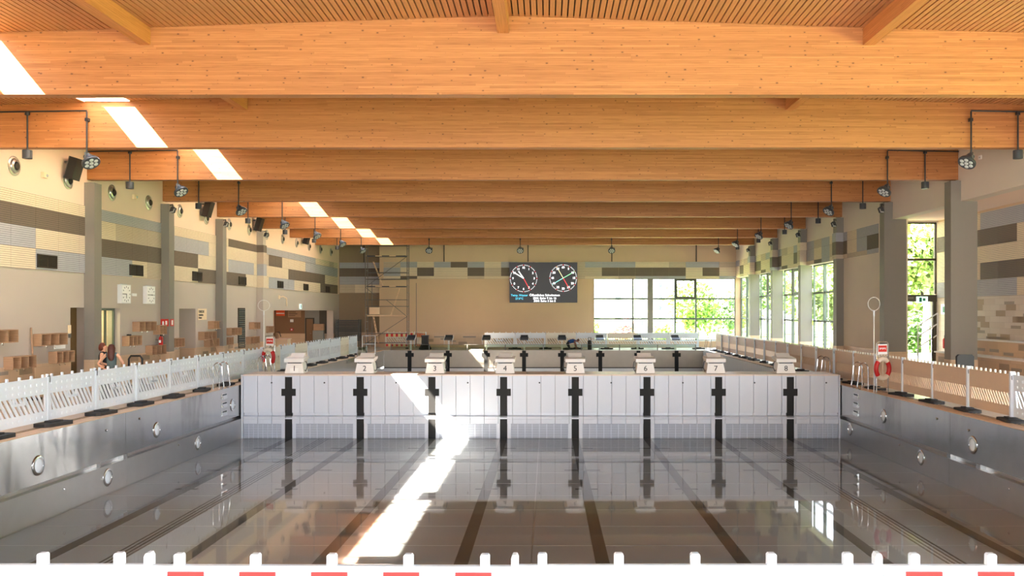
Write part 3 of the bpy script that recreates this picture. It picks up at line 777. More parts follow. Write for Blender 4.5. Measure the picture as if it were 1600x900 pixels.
# ------------------------------------------------------------------ barrier panels and feet
BL = 2.03
def barrier_mesh(kind):
    p = MB()
    th = 0.018
    def bx(x0, x1, z0, z1, t=th): p.box(x0, x1, -t, t, z0, z1)
    if kind != 'cream':
        bx(0.0, BL, 0.73, 1.10); bx(0.0, BL, 0.13, 0.35); bx(0.0, 0.09, 0.35, 0.73); bx(BL - 0.09, BL, 0.35, 0.73)
        sl = 0.28; step = 0.168; n = 11
        xs0 = 0.09
        for i in range(n + 1):
            a = xs0 + i * step
            b = a + 0.066
            lo, hi = max(a, 0.09), min(b, BL - 0.09)
            # slanted web, leaning back towards the panel start at the top
            q = [(a, 0.35), (b, 0.35), (b - sl, 0.73), (a - sl, 0.73)]
            q = [(min(max(u, 0.085), BL - 0.085), v) for u, v in q]
            if abs(q[0][0] - q[1][0]) + abs(q[2][0] - q[3][0]) > 0.02:
                p.prism(q, XZ, -th * 0.9, th * 0.9)
        bx(0.80, 1.22, 0.56, 0.615, th * 0.9); bx(0.80, 0.85, 0.60, 0.73, th * 0.9); bx(1.17, 1.22, 0.60, 0.73, th * 0.9)
        for z in (0.82, 0.96, 0.235):
            for j in range(9):
                x = 0.16 + j * 0.213
                for s in (-1, 1): p.box(x - 0.045, x + 0.045, s * th - 0.014, s * th + 0.014, z - 0.026, z + 0.026)
        tabs = [0.175 + 0.427 * i for i in range(5)]
    else:
        bx(0.0, BL, 0.66, 1.10); bx(0.0, BL, 0.13, 0.36); bx(0.0, 0.07, 0.36, 0.66); bx(BL - 0.07, BL, 0.36, 0.66)
        sl = 0.22; step = 0.125; n = 15
        for i in range(n + 1):
            a = 0.07 + i * step; b = a + 0.045
            q = [(min(max(u, 0.065), BL - 0.065), v) for u, v in [(a, 0.36), (b, 0.36), (b - sl, 0.66), (a - sl, 0.66)]]
            if abs(q[0][0] - q[1][0]) + abs(q[2][0] - q[3][0]) > 0.02: p.prism(q, XZ, -th * 0.9, th * 0.9)
        for z in (0.70, 1.03, 0.30, 0.18):
            for s in (-1, 1): p.box(0.02, BL - 0.02, s * th - 0.006, s * th + 0.006, z - 0.01, z + 0.01)
        for j in range(12):
            for s in (-1, 1): p.box(0.14 + j * 0.16 - 0.014, 0.14 + j * 0.16 + 0.014, s * th - 0.005, s * th + 0.005, 0.80, 0.828)
        tabs = [0.11 + 0.226 * i for i in range(9)]
    return p, tabs
PM = {}
tab_poly = [(-0.026, 0), (0.026, 0), (0.026, 0.058), (0.018, 0.068), (-0.018, 0.068), (-0.026, 0.058)]
for kind, mat in (('white', 'white_plastic'), ('cream', 'cream_plastic'), ('pale', 'offwhite_plastic')):
    p, t = barrier_mesh('cream' if kind == 'cream' else 'white')
    po = MB().prism([(BL + 0.0, 0.06), (BL + 0.04, 0.06), (BL + 0.04, 1.15), (BL + 0.03, 1.17), (BL + 0.01, 1.17), (BL + 0.0, 1.15)], XZ, -0.03, 0.03)
    if kind == 'cream': po = MB().prism([(BL - 0.02, 0.06), (BL + 0.05, 0.06), (BL + 0.05, 1.13), (BL + 0.03, 1.17), (BL, 1.17), (BL - 0.02, 1.13)], XZ, -0.075, 0.05)
    hook = MB().tube([(BL - 0.03, -0.04, 1.12), (BL + 0.02, -0.06, 1.13), (BL + 0.05, -0.05, 1.06), (BL + 0.05, -0.045, 0.98)], 0.010, 6)
    PM[kind] = (p.mesh('panel', mat), (MB().prism(tab_poly, XZ, -0.02, 0.02).mesh('tab', 'white_plastic' if kind == 'white' else 'offwhite_plastic'), t), po.mesh('post', 'white_plastic'), hook.mesh('hook', 'dark_grey'))
def barrier(kind, loc, rz, label, group, stripes=False):
    t = thing('safety_barrier', loc, label, 'barrier', group, rz)
    for nm, me in zip(('panel', 'tab', 'post', 'hook'), PM[kind]):
        if nm == 'tab':
            for x in me[1]: mk('tab', me[0], t, (x, 0, 1.10))
        else: mk(nm, me, t)
    if stripes:
        for i in range(5):
            x = 0.12 + i * 0.4
            MB().box(x, x + 0.2, -0.034, -0.024, 0.985, 1.068).build('stripe', 'stripe_red', t)
    return t
foot_me = MB().prism([(-0.42, -0.14), (-0.34, -0.21), (0.34, -0.21), (0.42, -0.14), (0.42, 0.14), (0.34, 0.21), (-0.34, 0.21), (-0.42, 0.14)], XY, 0.0, 0.075).mesh('plate', 'rubber')
foot_top = MB().prism([(-0.16, -0.10), (0.16, -0.10), (0.16, 0.10), (-0.16, 0.10)], XY, 0.075, 0.118).mesh('socket', 'rubber')
def foot(loc, rz, label, group):
    t = thing('rubber_ballast', loc, label, 'barrier foot', group, rz)
    mk('plate', foot_me, t); mk('socket', foot_top, t)
def wob(a): return random.uniform(-a, a)
random.seed(3)
for k in range(9):
    y = 15.15 + 2.07 * k
    barrier('white', (-11.2 + wob(0.015), y, 0), R(90 + wob(0.5)), f'white plastic barrier panel on the left deck before the bulkhead, {ORD[k]} from the camera', 'left deck barriers')
    foot((-11.06, y + 2.05, 0.02), R(90 + wob(14)), f'black rubber barrier foot on the left deck before the bulkhead, {ORD[k]} from the camera', 'left deck barrier feet')
kinds = ['pale', 'white', 'pale', 'white', 'white', 'white', 'pale', 'white']
for k in range(8):
    y = 34.0 + 2.07 * k
    barrier(kinds[k], (-11.2, y, 0), R(90 + wob(0.5)), f'{"cream" if kinds[k]=="pale" else "white"} barrier panel on the left deck beyond the bulkhead, {ORD[k]} along', 'left deck barriers beyond the bulkhead')
    foot((-11.06, y + 2.05, 0.02), R(90 + wob(14)), f'black rubber barrier foot on the left deck beyond the bulkhead, {ORD[k]} along', 'left far barrier feet')
barrier('white', (10.85, 20.0, 0), R(-90), 'white barrier panel on the right deck, nearest to the camera', 'right deck barriers')
foot((10.78, 20.0, 0.0), R(80), 'black rubber foot under the white barrier panel on the right deck', 'right deck barrier feet')
for k in range(17):
    y = 22.07 + 2.07 * k
    barrier('cream', (10.85 + wob(0.015), y, 0), R(-90 + wob(0.5)), f'beige barrier panel with white post on the right deck, {ORD[k]} from the camera', 'right deck barriers')
    foot((10.78, y, 0.0), R(90 + wob(16)), f'black rubber foot under the beige barriers on the right deck, {ORD[k]} from the camera', 'right deck barrier feet')
kinds = ['white', 'white', 'pale', 'white', 'pale', 'white', 'white']
for k in range(7):
    x = -4.25 + 2.08 * k
    barrier(kinds[k], (x, 58.4, 0), R(wob(0.6)), 'barrier panel in the row behind the far starting blocks, ' + ('leftmost' if k == 0 else 'rightmost' if k == 6 else ORD[k] + ' from the left'), 'far end barriers')
    foot((x + 2.05, 58.38, 0), R(wob(10)), 'barrier foot behind the far starting blocks, ' + ('leftmost' if k == 0 else 'rightmost' if k == 6 else ORD[k] + ' from the left'), 'far end barrier feet')
for k in range(4):
    x = (-4.45, -2.318, -0.21, 1.95)[k]
    bq = barrier('white', (x, 5.0, 0.005), R((0.4, -0.5, 0.3, -0.2)[k]), 'white foreground barrier panel along the bottom edge, ' + ('leftmost', 'second from the left', 'third from the left', 'rightmost')[k], 'foreground barriers', stripes=k in (1, 3))
    bq.scale = (1.04, 1, 1)
    for ch in list(bq.children):
        if ch.name.startswith('hook'): bpy.data.objects.remove(ch)
    foot((x + 2.1, 5.0, 0), R(90), 'rubber foot of the foreground barrier row, ' + ('leftmost', 'second from the left', 'third from the left', 'rightmost')[k], 'foreground barrier feet')
# red and white striped barriers below the scaffold
def striped(loc, label, rz=0.0):
    t = thing('safety_barrier', loc, label, 'barrier', 'striped barriers', rz)
    mk('panel', PM['pale'][0], t); mk('post', PM['pale'][2], t)
    for x in PM['pale'][1][1]: mk('tab', PM['pale'][1][0], t, (x, 0, 1.10))
    for z0, z1 in ((0.80, 1.06), (0.14, 0.30)):
        MB().box(0.02, BL - 0.02, -0.036, -0.03, z0, z1).build('reflective_band', 'stripe_yellow', t)
        for i in range(6): MB().box(0.06 + i * 0.34, 0.22 + i * 0.34, -0.040, -0.036, z0, z1).build('stripe', 'stripe_red', t)
striped((-11.25, 59.7, 0), 'red and yellow striped barrier panel standing under the scaffold tower')
striped((-9.15, 59.9, 0), 'red and yellow striped barrier panel beside the scaffold, behind a starting block', R(-62))

# ------------------------------------------------------------------ underwater lights
for side, xw, s, pts in (('left', PX0, 1, [(18.1, -0.67), (23.6, -0.68), (29.3, -0.62), (20.9, -1.46), (26.3, -1.46)]), ('right', PX1, -1, [(20.7, -0.64), (26.2, -0.62), (23.5, -1.42), (29.0, -1.40)])):
    up_n = lo_n = 0
    for y, z in pts:
        low = z < -1.1
        k = lo_n if low else up_n
        if low: lo_n += 1
        else: up_n += 1
        t = thing('underwater_light', (xw + (s * 0.03 if low else 0), y, z), f'round underwater light in the {"lower" if low else "upper"} steel plate of the {side} pool wall, {["nearest", "second", "farthest"][k] if not low else ["nearest", "farthest"][k]}', 'underwater light', 'underwater lights')
        MB().lathe([(0.215, 0), (0.215, 0.012), (0.20, 0.022), (0.155, 0.022), (0.15, 0.008), (0.15, 0)], (0, 0, 0), (s, 0, 0), 24).build('ring', 'chrome', t, True)
        MB().lathe([(0.148, 0.006), (0.13, 0.018), (0.06, 0.026), (0.001, 0.028)], (0, 0, 0), (s, 0, 0), 20).build('lens', 'lamp_glass', t, True)

# ------------------------------------------------------------------ ladders
def ladder(x, y, s, label):
    t = thing('pool_ladder', (x, y, 0), label, 'pool ladder', 'pool ladders')
    for dy in (-0.27, 0.27):
        pts = [(s * 0.28, dy, 0.0), (s * 0.28, dy, 0.62)]
        for q in range(1, 8):
            a = math.pi * q / 8
            pts.append((s * (0.13 + 0.15 * math.cos(a)), dy, 0.68 + 0.20 * math.sin(a)))
        pts += [(s * -0.02, dy, 0.55), (s * -0.08, dy, 0.12), (s * -0.03, dy, 0.02), (s * 0.06, dy, 0.03)]
        MB().tube(pts, 0.02, 8).build('rail', 'chrome', t, True)
        MB().lathe([(0.05, 0), (0.05, 0.015), (0.03, 0.03)], (s * 0.28, dy, 0.0), (0, 0, 1), 12).build('base_flange', 'chrome', t, True)
ladder(PX0 + 0.02, 28.5, -1, 'chrome ladder rails on the left pool edge in front of the bulkhead')
ladder(PX1 - 0.02, 28.4, 1, 'chrome ladder rails on the right pool edge in front of the bulkhead')
ladder(PX0 + 0.02, 32.9, -1, 'chrome ladder rails on the left pool edge behind the bulkhead')
ladder(PX1 - 0.02, 32.2, 1, 'chrome ladder rails on the right pool edge behind the bulkhead')
ladder(PX1 - 0.02, 55.2, 1, 'chrome ladder rails at the far right corner of the pool')

# ------------------------------------------------------------------ lifebuoy stands
def buoy_stand(x, y, s, side):
    t = thing('rescue_stand', (x, y, 0), f'chrome lifebuoy stand with small red sign on the {side} pool edge', 'stand', 'lifebuoy stands', R(-75 * s))
    w = 0.21
    MB().tube([(0, -w, 0), (0, -w, 1.56), (0, -w + 0.05, 1.61), (0, w - 0.05, 1.61), (0, w, 1.56), (0, w, 0)], 0.019, 8).build('frame', 'chrome', t, True)
    MB().box(-0.012, 0.012, -w, w, 1.12, 1.16).build('crossbar', 'chrome', t)
    MB().box(-0.012, 0.012, -w, w, 0.16, 0.19).build('crossbar', 'chrome', t)
    sg = MB().box(-0.008, 0.008, -w + 0.04, w - 0.04, 1.22, 1.54).build('sign_plate', 'white_paint', t)
    for f in (-1, 1):
        MB().box(f * 0.011 - 0.003, f * 0.011 + 0.003, -w + 0.06, w - 0.06, 1.30, 1.50).build('red_field', 'sign_red', sg)
        m2 = MB()
        for i in range(7): m2.box(f * 0.016 - 0.002, f * 0.016 + 0.002, -0.11 + i * 0.033, -0.09 + i * 0.033, 1.37 + 0.012 * (i % 3), 1.43)
        m2.build('lettering', 'white_paint', sg)
    t2 = thing('lifebuoy', (x - 0.03, y - 0.10, 0.78), f'red and white lifebuoy hanging on the {side} stand', 'lifebuoy', 'lifebuoys', R(-75 * s))
    for i in range(4):
        a0 = math.pi / 4 + i * math.pi / 2
        pts = [(0, 0.235 * math.cos(a0 + math.pi / 2 * q / 8), 0.30 * math.sin(a0 + math.pi / 2 * q / 8)) for q in range(9)]
        MB().tube(pts, 0.072, 10, cap=True).build('ring_segment', 'rope_white' if i % 2 == 0 else 'fire_red', t2, True)
    m2 = MB().tube([(0, -0.05, 0.62 - 0.2), (0, -0.16, 0.34)], 0.008, 5).tube([(0, 0.05, 0.42), (0, 0.16, 0.34)], 0.008, 5).tube([(0, 0.02, 0.40), (0, 0.0, 0.0), (0, 0.02, -0.44)], 0.012, 5)
    m2.build('rope', 'rope_white', t2)
    t3 = thing('rescue_hoop', (x - 0.25, y + 0.04, 0), f'tall white rescue pole with wire hoop beside the {side} lifebuoy', 'rescue pole', 'rescue poles')
    MB().tube([(0, 0, 0), (0, 0, 2.46)], 0.015, 8).build('pole', 'white_metal', t3, True)
    MB().tube([(0, 0, 2.42), (0, 0, 2.60)], 0.026, 8).build('socket', 'white_metal', t3, True)
    MB().tube([(0.21 * math.cos(q), 0.06 * math.cos(q), 2.80 + 0.21 * math.sin(q)) for q in [2 * math.pi * j / 24 for j in range(24)]], 0.009, 6, closed=True).build('hoop', 'white_metal', t3, True)
buoy_stand(10.52, 27.0, 1, 'right')
buoy_stand(-10.88, 33.75, -1, 'left')

# ------------------------------------------------------------------ scoreboard
SBX0, SBX1, SBZ0, SBZ1, SBY = -2.67, 2.13, 3.17, 6.02, YF - 0.16
sb = thing('scoreboard', (0, SBY, 0), 'large black electronic scoreboard with two clocks on the far wall', 'scoreboard')
MB().box(SBX0, SBX1, 0, 0.15, SBZ0, SBZ1).build('housing', 'screen_black', sb)
def led_text(txt, size, m, x, z, parent=sb, name='lettering', bold=0.006):
    return mk(name, text_mesh(txt, size, m, extrude=0.003, bold=bold), parent, (x, -0.008, z), (R(90), 0, 0))
def led_clock(cx, cz, r, nums, hands):
    d = thing_part('clock_dial', sb)
    for i in range(60):
        a = 2 * math.pi * i / 60
        m = 'led_red' if i % 5 == 0 else 'led_white'
        MB().obox((cx + r * math.sin(a), -0.008, cz + r * math.cos(a)), (0.034, 0.006, 0.055), (0, a, 0)).build('tick', m, d)
    for i, tnum in enumerate(nums):
        a = 2 * math.pi * i / 12
        mk('numeral', text_mesh(tnum, 0.20, 'led_white', extrude=0.003, bold=0.008), d, (cx + 0.80 * r * math.sin(a), -0.008, cz + 0.80 * r * math.cos(a)), (R(90), 0, 0))
    for deg, ln, w, m in hands:
        a = R(deg)
        MB().obox((cx + ln / 2 * math.sin(a), -0.012, cz + ln / 2 * math.cos(a)), (w, 0.006, ln), (0, a, 0)).build('hand', m, d)
def thing_part(name, parent):
    o = MB().box(0, 0.001, 0, 0.001, 0, 0.001)
    e = bpy.data.objects.new(name, None); col.objects.link(e); e.parent = parent; e.empty_display_size = 0.05
    return e
kx = SBY / 1344
def pxx(p): return (p - 855) * kx
def pzz(p): return CAMZ + (486 - p) * kx
led_clock(pxx(818.1), pzz(435.0), 0.94, ['12', '1', '2', '3', '4', '5', '6', '7', '8', '9', '10', '11'], [(325, 0.62, 0.075, 'led_white'), (302, 0.90, 0.06, 'led_white'), (151, 0.86, 0.04, 'led_red')])
led_clock(pxx(880.0), pzz(434.5), 0.94, ['60', '5', '10', '15', '20', '25', '30', '35', '40', '45', '50', '55'], [(330, 0.94, 0.04, 'led_yellow'), (60, 0.94, 0.045, 'led_green'), (240, 0.94, 0.045, 'led_aqua'), (150, 0.86, 0.045, 'led_red')])
led_text('Temp. Wasser', 0.20, 'led_cyan', pxx(811.5), pzz(461.5), bold=0.002)
led_text('27.0°C', 0.20, 'led_cyan', pxx(811.5), pzz(466.7), bold=0.002)
led_text('Öffentliches Schwimmen', 0.215, 'led_white', pxx(851), pzz(461.3), bold=0.004)
led_text('25M: Bahn 9 bis 16', 0.215, 'led_white', pxx(851), pzz(466.0), bold=0.004)
led_text('50M: Bahn 5 bis 8', 0.215, 'led_white', pxx(851), pzz(470.4), bold=0.004)

# ------------------------------------------------------------------ hanging spotlights and downlights
def spotlight(x, y, ztop, zl, d, label):
    t = thing('spotlight', (x, y, zl), label, 'spotlight', 'hanging spotlights')
    MB().tube([(0, 0, 0.18), (0, 0, ztop - zl)], 0.022, 8).build('pipe', 'black_metal', t)
    MB().box(-0.04, 0.04, -0.03, 0.088, ztop - zl - 0.25, ztop - zl - 0.17).build('beam_clamp', 'black_metal', t)
    d = Vector(d).normalized()
    c = Vector((0.10 * (1 if d.x > 0.1 else -1 if d.x < -0.1 else 0), -0.02, -0.02))
    hd = MB().lathe([(0.06, -0.20), (0.10, -0.19), (0.115, -0.09), (0.12, -0.07), (0.215, 0.0), (0.23, 0.04), (0.225, 0.075), (0.205, 0.08)], c, d, 24)
    hd.build('housing', 'dark_grey', t, True)
    side = d.cross(Vector((0, 0, 1))).normalized()
    m2 = MB()
    for s in (-1, 1):
        m2.tube([c + side * s * 0.135 - d * 0.05, c + side * s * 0.14 + Vector((0, 0, 0.12)), Vector((0, 0, 0.2)) + side * s * 0.05, Vector((0, 0, 0.22))], 0.016, 6)
    m2.build('yoke', 'galvanised', t, True)
    MB().lathe([(0.075, -0.07), (0.085, -0.05), (0.085, 0.06), (0.07, 0.08)], c - d * 0.13 - side * 0.14 * (1 if d.x > 0 else -1), side, 14).build('driver', 'dark_grey', t, True)
    b = d.cross(side)
    fp_ = c + d * 0.078
    for i in range(7):
        off = Vector((0, 0, 0)) if i == 0 else (side * math.cos(i * math.pi / 3) + b * math.sin(i * math.pi / 3)) * 0.128
        MB().lathe([(0.056, 0), (0.05, 0.012), (0.02, 0.02)], fp_ + off, d, 12).build('lens', 'lens_white', t, True)
def downlight(x, y, ztop, zl, label):
    t = thing('downlight', (x, y, zl), label, 'downlight', 'hanging downlights')
    MB().tube([(0, 0, 0.1), (0, 0, ztop - zl)], 0.022, 8).build('pipe', 'black_metal', t)
    MB().lathe([(0.115, -0.11), (0.12, -0.105), (0.12, 0.10), (0.115, 0.11)], (0, 0, 0), (0, 0, 1), 20).build('can', 'dark_grey', t, True)
    MB().lathe([(0.06, 0.0), (0.06, 0.07)], (0, 0.0, ztop - zl - 0.06), (0, 0, 1), 12).build('junction_box', 'black_metal', t, True)
for n in range(2, 9):
    y = BY[n] - BT - 0.09
    for x, side, dx in ((-12.0, 'left', 0.62), (11.05, 'right', -0.62)):
        spotlight(x, y, 7.78, 6.50, (dx, -0.30, -0.86), f'hanging spotlight on the {side} side of the hall, {ORD[n-2]} from the camera')
        xd = -13.55 if side == 'left' else 12.27
        downlight(xd, y, 7.75, 6.66, f'black cylinder downlight on the {side} side of the hall, {ORD[n-2]} from the camera')
        if n <= 4:
            e = XL + 0.04 if side == 'left' else XR - 0.04
            o = MB().tube([(x, y, 7.80), (e, y, 7.76)], 0.022, 8).build('cable_conduit', 'black_metal')
            tag(o, f'thin black cable conduit along the roof beam on the {side}, {ORD[n-2]} from the camera', 'conduit', 'cable conduits')
for x, w in ((-7.62, 'left of the scoreboard'), (-1.74, 'in front of the scoreboard clock'), (4.15, 'right of the scoreboard')):
    spotlight(x, BY[8] - BT - 0.09, 7.4, 6.52, (0.02, -0.72, -0.62), f'spotlight hanging from the last roof beam, {w}')

# column floodlights
for n in (4, 5, 6, 7, 8):
    for side, x, s in (('left', XL + 0.50, 1), ('right', XR - 0.46, -1)):
        if side == 'left' and n > 6: continue
        t = thing('floodlight', (x, BY[n] - 0.52, 6.55), f'small white floodlight on a bracket high on the {side} columns, {ORD[n-4]} from the camera', 'floodlight', 'column floodlights')
        MB().tube([(-s * 0.12, 0.07, 0.14), (0, 0.02, 0.16), (0, 0, 0.05)], 0.02, 6).build('bracket', 'black_metal', t, True)
        MB().obox((0.03 * s, -0.02, -0.06), (0.16, 0.14, 0.20), (R(-25), 0, R(-20 * s))).build('head', 'dark_grey', t)
        MB().obox((0.035 * s, -0.105, -0.10), (0.14, 0.02, 0.16), (R(-25), 0, R(-20 * s))).build('lens', 'lens_white', t)

# ------------------------------------------------------------------ left wall equipment
for k in range(14):
    t = thing('air_nozzle', (XL, 24.2 + 2.725 * k, 6.66), f'round chrome air nozzle high on the left wall, {ORD[k]} from the camera', 'air nozzle', 'air nozzles')
    MB().lathe([(0.28, 0), (0.28, 0.015), (0.24, 0.03), (0.21, 0.025), (0.19, 0.06), (0.13, 0.08), (0.115, 0.02)], (0, 0, 0), (1, 0, 0), 24).build('ring', 'nozzle_metal', t, True)
    MB().lathe([(0.115, 0.02), (0.11, 0.09), (0.09, 0.11), (0.001, 0.11)], (0, 0, 0), (1, 0.0, 0), 20).build('core', 'speaker_black', t, True)
for k, y in enumerate((26.75, 37.3, 43.9, 52.6)):
    t = thing('loudspeaker', (XL, y, 7.0), f'black box loudspeaker tilted on the left wall, {ORD[k]} from the camera', 'loudspeaker', 'wall loudspeakers')
    MB().box(0, 0.16, -0.03, 0.03, 0.18, 0.24).box(0, 0.1, -0.03, 0.03, -0.2, -0.14).build('bracket', 'galvanised', t)
    MB().obox((0.30, 0, 0.0), (0.26, 0.44, 0.68), (0, R(16), 0)).build('cabinet', 'speaker_black', t)
    MB().obox((0.17, 0, 0.03), (0.02, 0.46, 0.70), (0, R(16), 0)).build('back_plate', 'galvanised', t)
for k, y in enumerate((25.72, 31.3, 36.75, 42.2, 48.2, 53.3, 58.6)):
    t = thing('vent_grille', (XL + 0.036, y, 4.06), f'dark louvred vent grille in the left wall cladding, {ORD[k]} from the camera', 'vent grille', 'vent grilles')
    MB().box(0, 0.015, -0.5, 0.5, -0.2, 0.2).build('backing', 'speaker_black', t)
    m2 = MB()
    for q in ((-0.5, -0.47, -0.2, 0.2), (0.47, 0.5, -0.2, 0.2), (-0.5, 0.5, -0.2, -0.17), (-0.5, 0.5, 0.17, 0.2), (-0.015, 0.015, -0.2, 0.2)): m2.box(0.015, 0.04, *q)
    m2.build('frame', 'grille_dark', t)
    for i in range(9): MB().obox((0.028, 0, -0.152 + i * 0.038), (0.03, 0.94, 0.008), (0, R(35), 0)).build('slat', 'grille_dark', t)
t = thing('vent_grille', (XL, 42.15, 1.75), 'tall narrow louvred vent grille in the left wall between wooden shelves', 'vent grille')
MB().box(0, 0.01, -0.46, 0.46, -0.98, 0.98).build('backing', 'speaker_black', t)
m2 = MB()
for q in ((-0.46, -0.42, -0.98, 0.98), (0.42, 0.46, -0.98, 0.98), (-0.46, 0.46, -0.98, -0.94), (-0.46, 0.46, 0.94, 0.98)): m2.box(0.01, 0.04, *q)
m2.build('frame', 'grille_dark', t)
for i in range(18): MB().obox((0.035, 0, -0.88 + i * 0.104), (0.05, 0.84, 0.045), (0, R(30), 0)).build('slat', 'frame_green', t)
# wall shelves: open boxes with three compartments
def shelf(y0, y1, z0, z1, d, label, i):
    t = thing('wall_shelf', (XL, y0, z0), label, 'wall shelf', 'wooden wall shelves')
    L, H, w = y1 - y0, z1 - z0, 0.025
    MB().box(0, d, 0, L, H - w, H).build('top_board', 'shelf_wood', t); MB().box(0, d, 0, L, 0, w).build('bottom_board', 'shelf_wood', t)
    MB().box(0, 0.015, w, L - w, w, H - w).build('back_board', 'shelf_wood', t)
    for q in range(4):
        y = (L - w) * q / 3
        MB().box(0, d, y, y + w, w, H - w).build('end_board' if q in (0, 3) else 'divider', 'shelf_wood', t)
    m2 = MB()
    for q in (0.3, 0.6): m2.tube([(d * 0.6, L * q, 0), (d * 0.6, L * q, -0.05), (d * 0.75, L * q, -0.06)], 0.01, 5)
    m2.build('coat_hook', 'chrome', t)
SH = [(2, 29, 519, 533), (65, 106, 521, 542), (20, 57, 556, 580), (89, 117, 551, 567), (218, 245, 503, 518), (250, 264, 510, 521), (202, 222, 527, 539), (238, 260, 539, 556),
      (274, 287, 530, 542), (334, 347, 503, 513), (319, 339, 518, 532), (328, 343, 531, 541), (362, 378, 512, 525), (354, 363, 529, 538), (392, 406, 526, 538), (397, 407, 505, 513), (419, 428, 510, 520)]
txt = ['at the left picture edge, upper row', 'above the small white notice, upper row near the camera', 'lower row nearest the camera', 'in the lower row beside the brown door niche', 'below the two wall clocks', 'just before the second column, under the red signs',
       'lower, behind the two women', 'below the red fire extinguisher', 'beside the third door niche', 'high, just before the third column', 'middle one under the cream notice', 'low one under the cream notice', 'crossing the tall vent grille', 'low one beside the tall vent grille', 'low one just before the fourth column', 'high one just before the fourth column', 'at the corner of the wide entrance opening']
for i, (a, b, c, e) in enumerate(SH):
    xf = 14.74
    y0, y1 = xf * 1344 / (855 - a), xf * 1344 / (855 - b)
    z1, z0 = CAMZ - (c - 486) * y0 / 1344, CAMZ - (e - 486) * y0 / 1344
    h = 0.36
    zm = (z0 + z1) / 2
    if i == 0: y0 = y1 - 1.4
    shelf(y0, max(y1, y0 + 0.9), zm - h / 2, zm + h / 2, 0.26, 'wooden open box shelf ' + txt[i], i)
# wall clocks
def wall_clock(y, z, label, mins):
    t = thing('wall_clock', (XL, y, z), label, 'wall clock', 'boxed wall clocks')
    MB().box(0, 0.15, -0.33, 0.33, -0.33, 0.33).build('case', 'white_metal', t)
    MB().box(0.15, 0.155, -0.30, 0.30, -0.30, 0.30).build('face', 'paper', t)
    for i in range(12):
        a = 2 * math.pi * i / 12
        MB().obox((0.157, 0.25 * math.sin(a), 0.25 * math.cos(a)), (0.004, 0.022, 0.06), (-a, 0, 0)).build('tick', 'black_ink', t)
    for ang, l, w in ((mins[0], 0.16, 0.03), (mins[1], 0.24, 0.022)):
        a = R(ang)
        MB().obox((0.162, l / 2 * math.sin(a) * 0.9, l / 2 * math.cos(a) * 0.9), (0.004, w, l), (-a, 0, 0)).build('hand', 'ink', t)
    MB().box(0.03, 0.12, -0.2, 0.1, 0.33, 0.36).build('lamp_strip', 'lens_white', t)
wall_clock(30.35, 3.18, 'boxed white wall clock nearer the camera, above the glass door', (180, 270))
wall_clock(32.25, 3.18, 'boxed white wall clock farther along, closer to the second column', (90, 270))
o = MB().box(XL, XL + 0.02, 31.05, 31.4, 3.12, 3.22).build('name_plate', 'paper'); tag(o, 'small white plate on the wall between the two wall clocks', 'plate')
o = MB().box(XL, XL + 0.02, 26.15, 26.75, 1.42, 1.58).build('notice', 'paper'); tag(o, 'small white notice under a wooden shelf near the brown niche', 'notice')
t = thing('switch_panel', (XL, 27.0, 1.9), 'small cream switch panel beside the brown door niche', 'switch')
MB().box(0, 0.03, -0.09, 0.05, -0.02, 0.24).build('plate', 'sign_cream', t); MB().box(0, 0.04, -0.06, 0.04, -0.16, -0.04).build('socket', 'galvanised', t)
for k, (y, z) in enumerate(((25.6, 6.62), (31.2, 6.72))):
    t = thing('motion_sensor', (XL, y, z), 'small beige sensor box between air nozzles, ' + ('nearer the loudspeaker' if k == 0 else 'past the first column'), 'sensor', 'wall sensors')
    MB().box(0, 0.09, -0.12, 0.12, -0.08, 0.08).build('case', 'sign_cream', t); MB().lathe([(0.05, 0.09), (0.03, 0.12)], (0, 0.05, 0), (1, 0, 0), 10).build('eye', 'lens_white', t)
t = thing('broom', (XL, 24.92, 0), 'wooden broom stick leaning upright on the left wall between shelves', 'broom')
MB().tube([(0.18, -0.04, 0.05), (0.05, 0.0, 2.1)], 0.024, 8).build('stick', 'shelf_wood', t); MB().box(0.06, 0.3, -0.2, 0.12, 0, 0.07).build('brush', 'ink', t)
t = thing('broom', (XL, 37.6, 0), 'thin wooden stick leaning on the wall beside the cream notice', 'broom')
MB().tube([(0.55, 0.7, 0.05), (0.30, 0.0, 1.5)], 0.02, 8).build('stick', 'shelf_wood', t); MB().box(0.4, 0.6, 0.55, 0.9, 0, 0.06).build('brush', 'ink', t)
# fire safety
t = thing('fire_extinguisher', (XL + 0.20, 32.95, 1.28), 'red fire extinguisher hanging beside the second left column', 'extinguisher')
t.scale = (0.66, 0.66, 0.62)
MB().lathe([(0.10, 0), (0.12, 0.03), (0.12, 0.44), (0.08, 0.52), (0.03, 0.55)], (0, 0, 0), (0, 0, 1), 18).build('cylinder', 'fire_red', t, True)
MB().lathe([(0.03, 0.54), (0.045, 0.56), (0.045, 0.62), (0.03, 0.64)], (0, 0, 0), (0, 0, 1), 12).build('valve', 'speaker_black', t, True)
MB().tube([(0.02, -0.03, 0.6), (0.1, -0.12, 0.5), (0.1, -0.13, 0.2)], 0.016, 6).build('hose', 'speaker_black', t, True)
MB().box(-0.06, 0.06, -0.125, -0.118, 0.14, 0.3).build('label_plate', 'paper', t)
MB().box(-0.30, -0.10, -0.03, 0.03, 0.30, 0.34).build('wall_bracket', 'galvanised', t)
cy = BY[4] - 0.45
t = thing('fire_sign', (XL + 0.17, cy - 0.005, 2.13), 'red fire extinguisher sign on the front of the second left column', 'sign', 'red fire signs')
MB().box(-0.15, 0.15, -0.012, 0, -0.14, 0.14).build('plate', 'sign_red', t)
